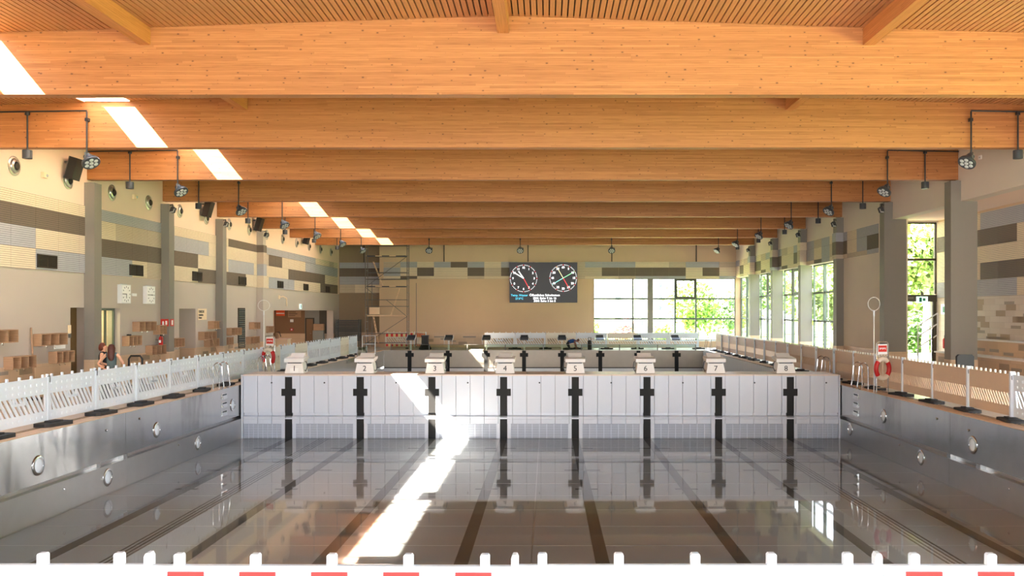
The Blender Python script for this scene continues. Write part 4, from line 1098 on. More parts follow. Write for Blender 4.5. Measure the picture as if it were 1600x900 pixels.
MB().lathe([(0.035, -0.09), (0.035, 0.02), (0.015, 0.06)], (-0.06, -0.013, 0), (0, 0, 1), 8).build('pictogram', 'paper', t); MB().box(0.03, 0.10, -0.016, -0.012, -0.08, 0.07).build('pictogram', 'paper', t)
t = thing('fire_sign', (XL + 0.345, BY[4] - 0.22, 2.13), 'red fire alarm sign on the side of the second left column', 'sign', 'red fire signs')
MB().box(0, 0.012, -0.15, 0.15, -0.14, 0.14).build('plate', 'sign_red', t); MB().box(0.012, 0.016, -0.06, 0.06, -0.09, 0.09).build('pictogram', 'paper', t)
t = thing('notice_sign', (XL, 37.35, 2.40), 'cream notice board with dark lettering beside the third door niche', 'sign')
MB().box(0, 0.03, -0.47, 0.47, -0.20, 0.28).build('board', 'sign_cream', t)
for s_, z, sz in (('DUSCHE', 0.15, 0.15), ('Umkleiden', 0.01, 0.11), ('Damen', -0.11, 0.11)):
    mk('lettering', text_mesh(s_, sz, 'ink', align='LEFT', bold=0.003), t, (0.034, -0.40, z), (R(90), 0, R(90)))
t = thing('soap_dispenser', (XL, 30.75, 1.55), 'small black and white dispenser on the wall beside the glass door', 'dispenser')
MB().box(0, 0.1, -0.07, 0.07, 0.0, 0.2).build('top', 'speaker_black', t); MB().lathe([(0.05, -0.12), (0.06, -0.1), (0.06, 0.0)], (0.06, 0, 0), (0, 0, 1), 12).build('bottle', 'paper', t)
t = thing('exit_sign', (XL, 52.2, 2.86), 'small lit white exit sign above the wide entrance opening', 'sign')
MB().box(0, 0.06, -0.16, 0.16, -0.15, 0.15).build('case', 'exit_glow', t); MB().box(0.06, 0.064, -0.08, 0.05, -0.1, 0.1).build('pictogram', 'sign_green', t)
t = thing('wall_hook', (XL, 48.4, 3.2), 'curved white bracket on the left wall above the entrance opening', 'bracket')
MB().tube([(0, -0.3, 0.15), (0.2, -0.2, 0.2), (0.3, 0.1, 0.1), (0.3, 0.15, -0.35)], 0.035, 8).build('arm', 'sign_cream', t, True); MB().box(0, 0.04, -0.4, -0.2, 0.05, 0.25).build('plate', 'sign_cream', t)
# things inside the entrance hall
ye = 60.46
t = thing('orange_sign', (XL - 3.75, ye, 2.42), 'orange and white sign inside the entrance opening', 'sign')
MB().box(-0.3, 0.3, -0.03, 0, -0.18, 0.2).build('board', 'sign_orange', t); MB().box(-0.28, 0.28, -0.04, -0.03, -0.04, 0.03).build('lettering', 'paper', t)
t = thing('direction_sign', (XL - 2.75, ye, 2.38), 'tan direction sign with dark lines inside the entrance opening', 'sign')
MB().box(-0.45, 0.45, -0.03, 0, -0.24, 0.22).build('board', 'shelf_wood', t)
for z, w in ((0.12, 0.5), (0.0, 0.6), (-0.12, 0.45)): MB().box(-0.4, -0.4 + w, -0.036, -0.03, z - 0.02, z + 0.02).build('lettering', 'ink', t)
t = thing('info_sheet', (XL - 2.95, ye, 1.9), 'white paper sheet on the brown entrance wall', 'notice'); MB().box(-0.12, 0.12, -0.015, 0, -0.1, 0.1).build('sheet', 'paper', t); MB().box(-0.13, 0.13, -0.01, 0, -0.11, 0.11).build('backing', 'ink', t)
t = thing('fire_alarm', (XL - 2.95, ye, 1.28), 'small red fire alarm box on the brown entrance wall', 'fire alarm'); MB().box(-0.1, 0.1, -0.05, 0, -0.1, 0.1).build('case', 'fire_red', t); MB().box(-0.05, 0.05, -0.06, -0.05, -0.05, 0.05).build('button', 'paper', t)
d3 = struct(MB().box(XL - 2.0 + 0.0, XL - 1.92, 60.40, 60.46, 0, 2.1).box(XL - 1.45, XL - 1.37, 60.40, 60.46, 0, 2.1).box(XL - 2.0, XL - 1.37, 60.40, 60.46, 2.02, 2.1), 'door_3', 'frame_dark')
MB().box(XL - 1.92, XL - 1.45, 60.43, 60.46, 0, 2.02).build('leaf', 'brown_paint', d3); MB().tube([(XL - 1.55, 60.38, 1.0), (XL - 1.65, 60.38, 1.0)], 0.02).build('handle', 'chrome', d3)
t = thing('cupboard', (XL - 1.0, 60.2, 0), 'pale grey cupboard with wooden box on top inside the entrance', 'cupboard')
MB().box(-0.36, 0.36, -0.2, 0.2, 0, 1.22).build('body', 'grey_blue_paint', t); MB().box(-0.34, 0.34, -0.215, -0.2, 0.62, 1.2).build('door', 'grey_blue_paint', t); MB().box(-0.05, 0.08, -0.23, -0.215, 0.5, 0.55).build('handle', 'ink', t)
o = MB().box(XL - 1.32, XL - 0.62, 60.02, 60.4, 1.23, 1.68).build('wooden_box', 'shelf_wood'); tag(o, 'brown wooden box standing on the grey entrance cupboard', 'box')
t = thing('reception_counter', (XL - 0.62, 50.4, 0), 'low pale counter at the corner of the entrance opening', 'counter')
MB().box(-0.55, 0.5, -0.3, 0.3, 0, 0.93).build('body', 'sign_cream', t); MB().box(-0.6, 0.55, -0.34, 0.34, 0.93, 0.97).build('worktop', 'plaster', t)
MB().box(-0.45, -0.25, -0.31, -0.30, 0.5, 0.75).build('panel', 'accent_tile', t)
t = thing('vacuum_cleaner', (XL - 0.9, 50.4, 0.97), 'small dark and red machine standing on the pale counter', 'machine'); MB().lathe([(0.16, 0), (0.18, 0.1), (0.15, 0.3), (0.08, 0.36)], (0, 0, 0), (0, 0, 1), 14).build('body', 'brown_paint', t, True); MB().tube([(0, 0, 0.34), (0.2, 0, 0.4), (0.3, 0, 0.1)], 0.025, 6).build('hose', 'speaker_black', t, True)

# ------------------------------------------------------------------ far end things
t = thing('shelf_rack', (-14.0, 60.6, 0), 'dark grey slatted storage rack in the far left corner', 'rack')
for x in (-0.8, 0.8):
    for y in (-0.3, 0.3): MB().box(x - 0.03, x + 0.03, y - 0.03, y + 0.03, 0, 2.0).build('upright', 'crate_grey', t)
for q in range(13): MB().box(-0.8, 0.8, -0.32, 0.32, 0.5 + q * 0.115, 0.56 + q * 0.115).build('slat', 'crate_grey', t)
t = thing('scaffold_tower', (-10.95, 58.9, 0), 'tall aluminium scaffold tower with ladders in the far left corner', 'scaffold')
W, D = 1.42, 0.75
for x in (-W, W):
    for y in (-D / 2, D / 2): MB().tube([(x, y, 0.1), (x, y, 7.35)], 0.026, 8).build('upright', 'galvanised', t)
    MB().tube([(x + (0.55 if x > 0 else 0.35), 0.1, 0.1), (x + (0.55 if x > 0 else 0.35), 0.1, 4.5)], 0.022, 6).build('stabiliser', 'galvanised', t)
    for z in [0.35 + 0.5 * q for q in range(14)]: MB().tube([(x, -D / 2, z), (x, D / 2, z)], 0.018, 6).build('rung', 'galvanised', t)
for z in (0.4, 1.05, 2.9, 3.35, 4.75, 5.2, 7.05):
    for y in (-D / 2, D / 2): MB().tube([(-W, y, z), (W, y, z)], 0.021, 6).build('guard_rail', 'galvanised', t)
for p, q in (((-W, -D / 2, 0.35), (W, -D / 2, 2.2)), ((W, -D / 2, 2.2), (0, -D / 2, 3.35)), ((-W, -D / 2, 4.2), (W, -D / 2, 6.3)), ((-W, -D / 2, 4.2), (-0.7, -D / 2, 3.6))):
    MB().tube([p, q], 0.02, 6).build('brace', 'galvanised', t)
MB().box(-W + 0.1, W - 0.1, -D / 2, D / 2, 2.22, 2.30).build('platform', 'plank_wood', t)
for z in (4.22, 6.3):
    MB().box(-W + 0.1, W - 0.1, -D / 2, D / 2, z, z + 0.06).build('platform', 'dark_grey', t)
    for x in (-0.5, 0.45): MB().box(x - 0.25, x + 0.2, -D / 2 - 0.01, -D / 2 + 0.01, z, z + 0.06).build('platform_edge', 'plank_wood', t)
for p, q in (((-0.95, 0, 5.95), (-0.3, 0, 4.28)), ((0.85, 0, 4.15), (0.25, 0, 2.3)), ((-0.95, 0, 2.2), (-0.6, 0, 0.3))):
    p, q = Vector(p), Vector(q)
    m2 = MB()
    for s in (-0.16, 0.16): m2.tube([p + Vector((0, s, 0)), q + Vector((0, s, 0))], 0.022, 6)
    for k in range(8):
        c = p.lerp(q, (k + 0.5) / 8); m2.tube([c + Vector((0, -0.16, 0)), c + Vector((0, 0.16, 0))], 0.02, 5)
    m2.build('ladder', 'plank_wood', t)
MB().box(-1.15, -0.45, -D / 2 - 0.03, -D / 2, 2.35, 2.83).build('toe_board', 'plank_wood', t)
for x in (-W, W): MB().lathe([(0.1, 0), (0.1, 0.1)], (x, -D / 2, 0.0), (0, 0, 1), 10).build('caster', 'rubber', t)
t = thing('cart', (-8.15, 57.42, 0), 'black covered cart behind the far pool edge between two starting blocks', 'cart')
MB().lathe([(0.40, 0), (0.42, 0.1), (0.30, 0.3), (0.22, 0.45)], (0, 0, 0), (0, 0, 1), 10).build('base', 'speaker_black', t); MB().box(-0.22, 0.22, -0.18, 0.18, 0.42, 0.92).build('box', 'speaker_black', t); MB().box(-0.25, 0.25, -0.2, 0.2, 0.92, 0.97).build('lid', 'dark_grey', t)
t = thing('drink_bottle', (2.83, 57.3, 0), 'small black pump unit with handle at the far pool end', 'pump')
MB().lathe([(0.13, 0), (0.14, 0.04), (0.14, 0.56), (0.09, 0.64)], (0, 0, 0), (0, 0, 1), 14).build('body', 'speaker_black', t, True); MB().tube([(-0.09, 0, 0.62), (-0.09, 0, 0.82), (0.09, 0, 0.82), (0.09, 0, 0.62)], 0.02, 6).build('handle', 'speaker_black', t)
t.name = 'pump_unit'
for k, (x, y, l) in enumerate(((-11.05, 51.4, 'white tube gate at the end of the left barrier row'),)):
    t = thing('tube_gate', (x, y, 0), l, 'gate')
    MB().tube([(0, 0, 0), (0, 0, 1.1), (0.75, 0.1, 1.1), (0.75, 0.1, 0)], 0.028, 8).build('frame', 'white_metal', t); MB().tube([(0, 0, 0.6), (0.75, 0.1, 0.6)], 0.02, 6).build('crossbar', 'white_metal', t)
t = thing('glass_screen', (-10.4, 47.2, 0), 'grey glass screen at the left pool edge behind the bulkhead blocks', 'screen')
MB().box(-0.02, 0.0, 0, 2.4, -0.3, 0.55).build('pane', 'rail_glass', t)
for y in (0, 2.4): MB().box(-0.04, 0.02, y - 0.03, y + 0.03, -0.3, 0.58).build('post', 'chrome', t)

# ------------------------------------------------------------------ annex: tiled seating steps, rail, signs
t = thing('seating_step', (0, 0, 0), 'tiled lower seating step along the right annex wall', 'seating step', 'annex seating')
MB().box(14.55, AX - 0.02, 19.5, 32.2, 0, 1.03).build('riser', 'dado_tile', t); MB().box(14.50, AX - 0.02, 19.5, 32.25, 1.03, 1.08).build('tread', 'white_paint', t)
for i in range(14):
    mk('tile', random.choice((acc, acc2)), t, (14.546, 32.0 - i * 0.72, random.choice((0.3, 0.5, 0.7, 0.82))), (0, 0, R(-90)))
t = thing('seating_step', (0, 0, 0), 'tiled upper seating step against the right annex wall', 'seating step', 'annex seating')
MB().box(15.02, AX - 0.02, 19.5, 31.2, 1.085, 1.56).build('riser', 'dado_tile', t); MB().box(14.97, AX - 0.02, 19.5, 31.25, 1.56, 1.61).build('tread', 'white_paint', t)
for i in range(12):
    mk('tile', random.choice((acc, acc2)), t, (15.016, 31.0 - i * 0.9, random.choice((1.12, 1.2, 1.32))), (0, 0, R(-90)))
t = thing('stair_rail', (14.05, 32.6, 0), 'white three bar stair handrail rising beside the garden door', 'handrail')
for z in (1.20, 1.62, 2.02): MB().tube([(0, 0, z), (0.75, 0, z + 0.48)], 0.024, 8).build('bar', 'white_metal', t)
MB().tube([(0.0, 0, 0), (0.0, 0, 2.02)], 0.024, 8).build('post', 'white_metal', t); MB().tube([(0.75, 0, 1.1), (0.75, 0, 2.5)], 0.024, 8).build('post', 'white_metal', t)
t = thing('marker_pole', (13.75, 30.7, 0), 'thin black pole standing in front of the garden door', 'pole')
MB().tube([(0, 0, 0.03), (0, 0, 1.95)], 0.03, 8).build('pole', 'speaker_black', t); MB().lathe([(0.16, 0), (0.16, 0.03), (0.05, 0.06)], (0, 0, 0), (0, 0, 1), 14).build('base', 'rubber', t)
t = thing('exit_sign', (14.74, 33.82, 3.03), 'green and white exit sign over the garden door', 'sign')
MB().box(-0.22, 0.22, -0.02, 0.02, -0.14, 0.12).build('plate', 'exit_glow', t); MB().box(-0.12, -0.02, -0.026, -0.02, -0.09, 0.08).build('pictogram', 'sign_green', t); MB().box(0.02, 0.12, -0.026, -0.02, -0.05, 0.05).build('pictogram', 'sign_green', t)
MB().box(-0.05, 0.05, -0.01, 0.06, 0.12, 0.30).build('bracket', 'galvanised', t)
t = thing('exit_sign', (AX - 0.02, 33.3, 2.65), 'white exit sign on the tiled annex wall beside the door', 'sign'); MB().box(-0.02, 0, -0.25, 0.25, -0.2, 0.2).build('plate', 'exit_glow', t); MB().box(-0.026, -0.02, -0.1, 0.1, -0.12, 0.1).build('pictogram', 'sign_green', t)
t = thing('fire_extinguisher', (AX - 0.16, 32.9, 1.15), 'red fire extinguisher half hidden behind the nearest right column', 'extinguisher')
MB().lathe([(0.09, 0), (0.11, 0.03), (0.11, 0.34), (0.05, 0.42)], (0, 0, 0), (0, 0, 1), 14).build('cylinder', 'fire_red', t, True); MB().box(-0.04, 0.04, -0.04, 0.04, 0.42, 0.5).build('valve', 'speaker_black', t)
MB().box(-0.02, 0.15, -0.3, 0.02, 0.75, 1.1).build('label_plate', 'paper', t)
t = thing('trolley', (11.75, 24.2, 0), 'black padded trolley handle showing above the right barriers', 'trolley')
MB().tube([(-0.2, 0, 0), (-0.2, 0, 1.25)], 0.02, 6).tube([(0.2, 0, 0), (0.2, 0, 1.25)], 0.02, 6).build('frame', 'black_metal', t); MB().prism([(-0.24, 0.85), (0.24, 0.85), (0.24, 1.30), (0.18, 1.36), (-0.18, 1.36), (-0.24, 1.30)], XZ, -0.05, 0.05).build('backrest', 'speaker_black', t); MB().box(-0.24, 0.24, 0, 0.45, 0.42, 0.5).build('seat', 'speaker_black', t)
t = thing('trolley', (-12.3, 25.7, 0), 'grey trolley with black handle loop behind the left barriers', 'trolley')
MB().tube([(-0.2, 0, 0.3), (-0.2, 0, 1.15), (-0.14, 0, 1.24), (0.14, 0, 1.24), (0.2, 0, 1.15), (0.2, 0, 0.3)], 0.03, 8).build('handle', 'speaker_black', t, True); MB().box(-0.28, 0.28, -0.1, 0.6, 0.15, 0.35).build('tray', 'crate_grey', t)
for x, y in ((-0.2, 0), (0.2, 0), (-0.2, 0.5), (0.2, 0.5)): MB().lathe([(0.075, -0.02), (0.075, 0.02)], (x, y, 0.075), (1, 0, 0), 12).build('wheel', 'rubber', t)
t = thing('wall_switch', (XR, 26.6, 7.33), 'tiny white box on the beige fascia at upper right', 'sensor'); MB().box(-0.03, 0, -0.08, 0.08, -0.06, 0.06).build('case', 'paper', t); MB().box(-0.035, -0.03, -0.03, 0.03, -0.02, 0.02).build('eye', 'lens_white', t)

# ------------------------------------------------------------------ people
def skin_mesh(name, verts, edges, m, sub=2):
    names = list(verts)
    me = bpy.data.meshes.new(name)
    me.from_pydata([verts[k][:3] for k in names], [(names.index(a), names.index(b)) for a, b in edges], [])
    o = bpy.data.objects.new(name, me); col.objects.link(o)
    sk = o.modifiers.new('skin', 'SKIN'); sk.use_smooth_shade = True
    for i, k in enumerate(names):
        r = verts[k][3]; me.skin_vertices[0].data[i].radius = (r, verts[k][4] if len(verts[k]) > 4 else r)
        me.skin_vertices[0].data[i].use_root = (i == 0)
    ss = o.modifiers.new('smooth', 'SUBSURF'); ss.levels = sub; ss.render_levels = sub
    dg = bpy.context.evaluated_depsgraph_get()
    out = bpy.data.meshes.new_from_object(o.evaluated_get(dg))
    bpy.data.objects.remove(o); bpy.data.meshes.remove(me)
    out.materials.clear(); out.materials.append(M[m]); out.name = name
    return out
def hand(parent, wrist, d, m, spread):
    w, d = Vector(wrist), Vector(d).normalized(); s = Vector(spread).normalized()
    h = MB().tube([w, w + d * 0.045, w + d * 0.085], [0.026, 0.036, 0.034], 8)
    for i, l in enumerate((0.06, 0.075, 0.08, 0.072, 0.055)):
        if i == 0:
            p = w + d * 0.03 + s * 0.03; h.tube([p, p + (d + s).normalized() * 0.03, p + (d * 1.4 + s * 0.5).normalized() * 0.055], [0.011, 0.010, 0.007], 6)
        else:
            p = w + d * 0.08 + s * (0.028 - 0.018 * (i - 1)); q = d.cross(s) * 0.02
            h.tube([p, p + d * l * 0.5, p + d * l * 0.9 + q], [0.0095, 0.009, 0.006], 6)
    h.build('hand', m, parent, True)
def person(loc, rz, label, V, E, top, top_e, topm, leg, leg_e, legm, hair, hairm, face, skin, hands, feet):
    t = thing('person', loc, label, 'person', None, rz)
    mk('body', skin_mesh('body', V, E, skin), t)
    mk('top', skin_mesh('top', {k: (*V[k][:3], r) for k, r in top.items()}, top_e, topm), t)
    mk('trousers', skin_mesh('trousers', {k: (*V[k][:3], r) for k, r in leg.items()}, leg_e, legm), t)
    hb = MB()
    hb.tube([h[:3] for h in hair], [h[3] for h in hair], 12)
    hb.build('hair', hairm, t, True)
    c, f, upv = Vector(face[0]), Vector(face[1]).normalized(), Vector(face[2]).normalized()
    sd = f.cross(upv)
    fb = MB().tube([c + f * 0.075 + upv * 0.02, c + f * 0.105 - upv * 0.015, c + f * 0.08 - upv * 0.025], [0.010, 0.016, 0.008], 6)
    for s in (-1, 1): fb.tube([c + sd * s * 0.072 + upv * 0.015, c + sd * s * 0.085 + upv * 0.0, c + sd * s * 0.075 - upv * 0.025], [0.012, 0.016, 0.008], 6)
    fb.build('nose_and_ears', skin, t, True)
    eb = MB()
    for s in (-1, 1): eb.lathe([(0.011, 0), (0.008, 0.006)], c + f * 0.078 + sd * s * 0.03 + upv * 0.015, f, 8)
    eb.build('eyes', 'black_ink', t); MB().tube([c + f * 0.083 - sd * 0.02 - upv * 0.045, c + f * 0.088 - upv * 0.046, c + f * 0.083 + sd * 0.02 - upv * 0.045], 0.006, 5).build('mouth', 'fire_red', t)
    for hw, hd, hs in hands: hand(t, hw, hd, skin, hs)
    for p, d in feet:
        p, d = Vector(p), Vector(d).normalized()
        MB().tube([p - d * 0.06 + Vector((0, 0, 0.04)), p + d * 0.02 + Vector((0, 0, 0.05)), p + d * 0.12 + Vector((0, 0, 0.035)), p + d * 0.19 + Vector((0, 0, 0.025))], [0.035, 0.045, 0.042, 0.022], 8).build('shoe', 'cloth_black', t, True)
    return t
ED = [('pel', 'waist'), ('waist', 'chest'), ('chest', 'nb'), ('nb', 'neck'), ('neck', 'jaw'), ('jaw', 'head'), ('head', 'crown'), ('nb', 'sl'), ('sl', 'el'), ('el', 'wl'), ('nb', 'sr'), ('sr', 'er'), ('er', 'wr'),
      ('pel', 'hl'), ('hl', 'kl'), ('kl', 'al'), ('pel', 'hr'), ('hr', 'kr'), ('kr', 'ar')]
TOPE = [('pel', 'waist'), ('waist', 'chest'), ('chest', 'nb'), ('nb', 'sl'), ('nb', 'sr')]
LEGE = [('waist', 'pel'), ('pel', 'hl'), ('hl', 'kl'), ('kl', 'al'), ('pel', 'hr'), ('hr', 'kr'), ('kr', 'ar')]
VA = dict(pel=(0, 0, 0.93, 0.13, 0.11), waist=(0, 0, 1.09, 0.115, 0.09), chest=(0, 0, 1.27, 0.13, 0.095), nb=(0, 0, 1.385, 0.07), neck=(0, 0.01, 1.44, 0.045), jaw=(0, 0.03, 1.49, 0.06), head=(0, 0.02, 1.55, 0.088), crown=(0, 0.01, 1.61, 0.06),
          sl=(-0.16, 0, 1.365, 0.052), el=(-0.34, -0.05, 1.13, 0.038), wl=(-0.17, -0.07, 0.99, 0.028), sr=(0.16, 0, 1.365, 0.052), er=(0.30, 0.03, 1.11, 0.038), wr=(0.20, 0.24, 1.12, 0.028),
          hl=(-0.085, 0, 0.86, 0.09), kl=(-0.10, 0.01, 0.48, 0.06), al=(-0.10, -0.02, 0.09, 0.04), hr=(0.085, 0, 0.86, 0.09), kr=(0.10, 0.02, 0.48, 0.06), ar=(0.11, 0.0, 0.09, 0.04))
person((-12.05, 23.8, 0), R(12), 'woman with long brown hair in grey sleeveless top, seen from behind, hand on hip', VA, ED,
       dict(pel=0.135, waist=0.128, chest=0.140, nb=0.080, sl=0.06, sr=0.06), TOPE, 'top_teal',
       dict(waist=0.10, pel=0.148, hl=0.105, kl=0.075, al=0.055, hr=0.105, kr=0.075, ar=0.055), LEGE, 'cloth_black',
       [(0, 0.02, 1.645, 0.03), (0, 0.0, 1.63, 0.075), (0, -0.02, 1.56, 0.10), (0, -0.035, 1.48, 0.10), (0.0, -0.07, 1.38, 0.098), (0.01, -0.10, 1.29, 0.088), (0.02, -0.10, 1.23, 0.06), (0.02, -0.09, 1.20, 0.02)], 'hair_brown',
       ((0, 0.025, 1.55), (0, 1, 0), (0, 0, 1)), 'skin', [((-0.17, -0.07, 0.99), (0.7, -0.1, -0.7), (0, 1, 0)), ((0.20, 0.24, 1.12), (-0.2, 1, 0.2), (0, 0, 1))], [((-0.10, -0.02, 0), (-0.1, 1, 0)), ((0.11, 0, 0), (0.1, 1, 0))])
VB = dict(VA)
VB.update(el=(-0.26, 0.02, 1.12, 0.038), wl=(-0.16, 0.18, 1.02, 0.028), er=(0.26, 0.02, 1.12, 0.038), wr=(0.10, 0.22, 1.04, 0.028))
person((-12.56, 24.35, 0), R(-80), 'woman with short reddish hair in black top, facing the long haired woman', VB, ED,
       dict(pel=0.135, waist=0.128, chest=0.145, nb=0.082, sl=0.066, sr=0.066), TOPE, 'cloth_black',
       dict(waist=0.10, pel=0.148, hl=0.105, kl=0.075, al=0.055, hr=0.105, kr=0.075, ar=0.055), LEGE, 'cloth_black',
       [(0, 0.03, 1.655, 0.03), (0, 0.0, 1.64, 0.08), (0, -0.03, 1.58, 0.10), (0, -0.06, 1.52, 0.085), (0.0, -0.09, 1.48, 0.05), (0, -0.10, 1.46, 0.02)], 'hair_red',
       ((0, 0.025, 1.55), (0, 1, 0), (0, 0, 1)), 'skin', [((-0.16, 0.18, 1.02), (0.5, 0.6, -0.2), (0, 0, 1)), ((0.10, 0.22, 1.04), (-0.6, 0.5, 0.1), (0, 0, 1))], [((-0.10, -0.02, 0), (-0.1, 1, 0)), ((0.11, 0, 0), (0.1, 1, 0))])
VC = dict(pel=(-0.28, 0, 0.46, 0.13, 0.12), waist=(-0.10, 0, 0.55, 0.12), chest=(0.10, 0, 0.60, 0.13), nb=(0.24, 0, 0.60, 0.07), neck=(0.31, 0, 0.60, 0.05), jaw=(0.37, -0.01, 0.57, 0.065), head=(0.42, 0, 0.58, 0.088), crown=(0.47, 0, 0.60, 0.06),
          sl=(0.20, 0.17, 0.56, 0.055), el=(0.24, 0.20, 0.32, 0.042), wl=(0.28, 0.18, 0.10, 0.03), sr=(0.20, -0.17, 0.56, 0.055), er=(0.30, -0.20, 0.32, 0.042), wr=(0.36, -0.18, 0.10, 0.03),
          hl=(-0.27, 0.09, 0.42, 0.09), kl=(-0.12, 0.11, 0.08, 0.065), al=(-0.50, 0.11, 0.07, 0.042), hr=(-0.27, -0.09, 0.42, 0.09), kr=(-0.12, -0.11, 0.08, 0.065), ar=(-0.50, -0.11, 0.07, 0.042))
person((1.62, 57.35, 0), 0, 'man in blue shirt kneeling and leaning on his hands at the far pool end', VC, ED,
       dict(pel=0.14, waist=0.138, chest=0.15, nb=0.088, sl=0.068, sr=0.068), TOPE, 'cloth_blue',
       dict(waist=0.11, pel=0.152, hl=0.11, kl=0.08, al=0.055, hr=0.11, kr=0.08, ar=0.055), LEGE, 'cloth_black',
       [(0.36, 0, 0.665, 0.03), (0.40, 0, 0.655, 0.07), (0.46, 0, 0.63, 0.08), (0.50, 0, 0.60, 0.05), (0.51, 0, 0.58, 0.02)], 'hair_brown',
       ((0.42, 0, 0.575), (0.45, 0, -1), (1, 0, 0.4)), 'skin_dark', [((0.28, 0.18, 0.10), (0.8, 0, -0.5), (0, -1, 0)), ((0.36, -0.18, 0.10), (0.8, 0, -0.5), (0, 1, 0))], [((-0.50, 0.11, 0.02), (-1, 0, 0)), ((-0.50, -0.11, 0.02), (-1, 0, 0))])

# ------------------------------------------------------------------ outdoors
struct(MB().box(14.2, 19.0, 34.4, 66, -0.2, -0.15).box(15.8, 21.0, -10, 34.4, -0.2, -0.15).box(-4, 19, 61.4, 67, -0.2, -0.15), 'terrace', 'plaster')  # pale paving added to bounce daylight into the hall
struct(MB().box(-60, 90, 63, 190, -0.5, -0.2).box(16, 90, -40, 63, -0.5, -0.2), 'ground', 'grass')
def crown_mesh(name, m, n, clumps, leaf, seed, flat=0.75):
    rnd = random.Random(seed); vs = []; fs = []
    cs = []
    for i in range(clumps):
        a, b = rnd.uniform(0, 2 * math.pi), rnd.uniform(-1, 1)
        r = rnd.uniform(0.35, 0.8); q = math.sqrt(max(0, 1 - b * b))
        cs.append(Vector((r * q * math.cos(a), r * q * math.sin(a), r * b * flat)))
    for i in range(n):
        c = rnd.choice(cs) + Vector((rnd.gauss(0, 0.15), rnd.gauss(0, 0.15), rnd.gauss(0, 0.13)))
        u = Vector((rnd.gauss(0, 1), rnd.gauss(0, 1), rnd.gauss(0, 0.6))).normalized()
        w = u.cross(Vector((rnd.gauss(0, 1), rnd.gauss(0, 1), rnd.gauss(0, 1)))).normalized()
        s = leaf * rnd.uniform(0.6, 1.3); k = len(vs)
        vs += [c - u * s, c + w * s * 0.5, c + u * s, c - w * s * 0.5]; fs.append((k, k + 1, k + 2, k + 3))
    me = bpy.data.meshes.new(name); me.from_pydata([tuple(v) for v in vs], [], fs); me.materials.append(M[m]); return me
CR = [crown_mesh('foliage', m, 3600, 46, 0.075, s) for m, s in (('leaf_green', 1), ('leaf_lime', 2), ('leaf_deep', 3), ('leaf_pink', 4))]
trunk_me = MB().tube([(0, 0, 0), (0.03, 0.02, 0.5), (-0.02, 0, 1.0)], [0.05, 0.038, 0.02], 8).tube([(0, 0, 0.5), (0.2, 0.1, 0.85)], [0.025, 0.01], 6).tube([(0, 0, 0.6), (-0.2, -0.05, 0.9)], [0.022, 0.01], 6).mesh('trunk', 'bark', True)
def tree(x, y, h, w, k, label, group='garden trees', name='garden_tree', bare=0.25, lean=0):
    t = thing(name, (x, y, -0.2), label, 'tree', group, random.uniform(0, 6.28))
    c = mk('foliage', CR[k], t, (0, 0, h * (1 + bare) / 2 * 1.0)); c['kind'] = 'stuff'
    c.scale = (w / 1.9, w / 1.9, h * (1 - bare) / 1.55)
    b = mk('trunk', trunk_me, t); b.scale = (h * 0.5, h * 0.5, h * 0.85)
random.seed(17)
tree(13.4, 79, 5.7, 6.0, 0, 'bushy green tree seen through the far window below the tilting sash', bare=0.1)
tree(17.6, 84, 4.6, 3.2, 2, 'darker green tree at the right edge of the far window', bare=0.1)
tree(20.6, 92, 5.2, 5.0, 1, 'pale green tree behind the right part of the far window', bare=0.1)
tree(6.5, 74, 2.2, 3.0, 3, 'pink leaved shrub behind the left part of the far window', 'garden shrubs', 'garden_shrub', bare=0.05)
tree(4.1, 76, 2.4, 1.6, 1, 'small light shrub at the left edge of the far window', 'garden shrubs', 'garden_shrub', bare=0.05)
tree(9.6, 72, 1.9, 2.6, 1, 'low pale shrub behind the far window pier', 'garden shrubs', 'garden_shrub', bare=0.05)
for i, (x, y, h, w, k) in enumerate(((20.5, 62, 6.5, 6, 0), (22.5, 71, 7.5, 7, 1), (24.5, 80, 8, 7, 2), (26.5, 90, 8.5, 8, 1), (29, 100, 9, 8, 0), (25, 101, 8, 7, 2), (33, 112, 10, 9, 1), (19.2, 54.5, 5.5, 4.5, 1), (30, 88, 9, 8, 0))):
    tree(x, y, h, w, k, f'leafy garden tree beyond the right side windows, {ORD[i]} from the camera')
tree(20.4, 46.5, 8.2, 5.2, 1, 'tree with two pale trunks behind the garden door', bare=0.45)
tree(21.4, 47.4, 8.0, 5.0, 0, 'tree with pale trunk behind the garden door, right of its twin', bare=0.42)
tree(24.5, 55.5, 8.5, 8.0, 1, 'wide light green tree filling the background of the garden door', bare=0.05)
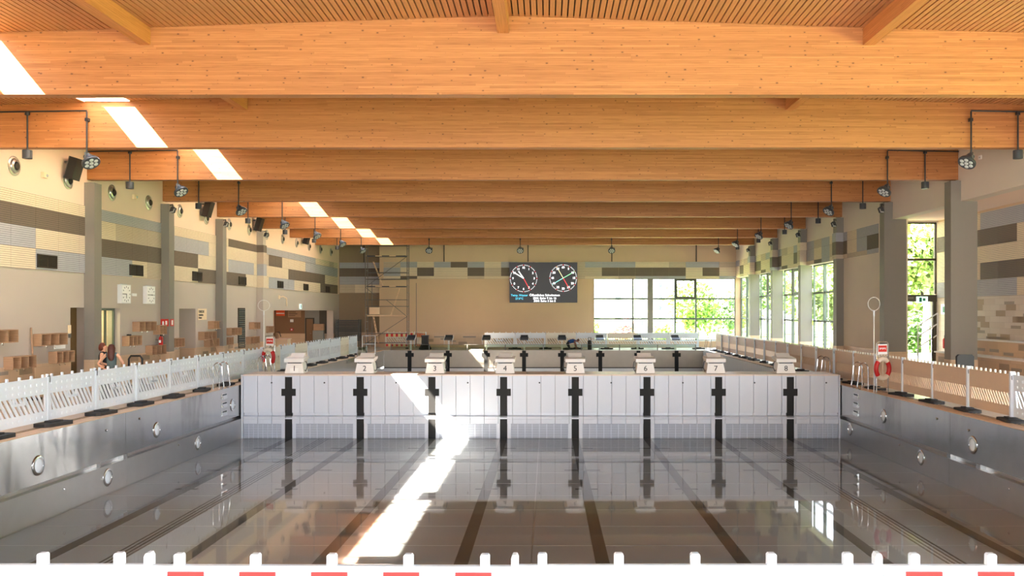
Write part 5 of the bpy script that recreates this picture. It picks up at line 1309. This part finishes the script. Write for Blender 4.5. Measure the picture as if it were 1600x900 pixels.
tree(23.2, 52.0, 3.0, 5.0, 2, 'dark green hedge shrub at the foot of the garden door view', 'garden shrubs', 'garden_shrub', bare=0.0)
t = thing('terrace_fence', (15.7, 39.5, -0.2), 'white slatted terrace fence outside the garden door', 'fence')
for i in range(18): MB().box(0.0 + i * 0.22, 0.18 + i * 0.22, 0, 0.03, 0.05, 0.85).build('plank', 'white_paint', t)
MB().box(0, 3.95, 0.03, 0.06, 0.2, 0.28).box(0, 3.95, 0.03, 0.06, 0.65, 0.73).build('rail', 'white_paint', t)
bd = thing('apartment_building', (0, 104, 0), 'white apartment block with small windows seen through the far window', 'building')
MB().box(3.0, 15.2, 0, 12, -0.3, 14.5).build('wall', 'facade_white', bd)
for x0, x1 in ((8.15, 8.95), (11.3, 11.6), (13.4, 14.0)):
    for z in (0.8, 2.6, 4.0, 5.4, 7.2, 9.6):
        f = MB().box(x0, x1, -0.06, 0.02, z, z + 1.15).build('window', 'white_paint', bd)
        MB().box(x0 + 0.06, x1 - 0.06, -0.08, -0.05, z + 0.06, z + 0.6).build('pane', 'facade_glass', f)
        MB().box(x0 + 0.06, x1 - 0.06, -0.08, -0.05, z + 0.66, z + 1.09).build('pane', 'leaf_deep', f)
MB().box(2.8, 15.4, -0.3, 12.2, 14.5, 14.8).build('roof', 'facade_white', bd)
# unseen fill lamps added to brighten the side rooms
def add_fill_lamp(name, loc, watts, label, size=0.5):
    t = thing(name, loc, label, 'fill lamp')
    MB().box(-size / 2, size / 2, -size / 2, size / 2, -0.04, 0).build('housing', 'white_metal', t)
    l = bpy.data.lights.new(name, 'AREA'); l.energy = watts; l.size = size; l.color = (1.0, 0.92, 0.78)
    o = bpy.data.objects.new('fill_glow', l); col.objects.link(o); o.parent = t; o.location = (0, 0, -0.05)
add_fill_lamp('fill_lamp', (XL - 0.95, 29.4, 2.88), 30, 'added fill lamp brightening the lobby behind the glass door')
add_fill_lamp('fill_lamp', (XL - 2.2, 55.0, 2.88), 60, 'added fill lamp brightening the entrance hall on the left')
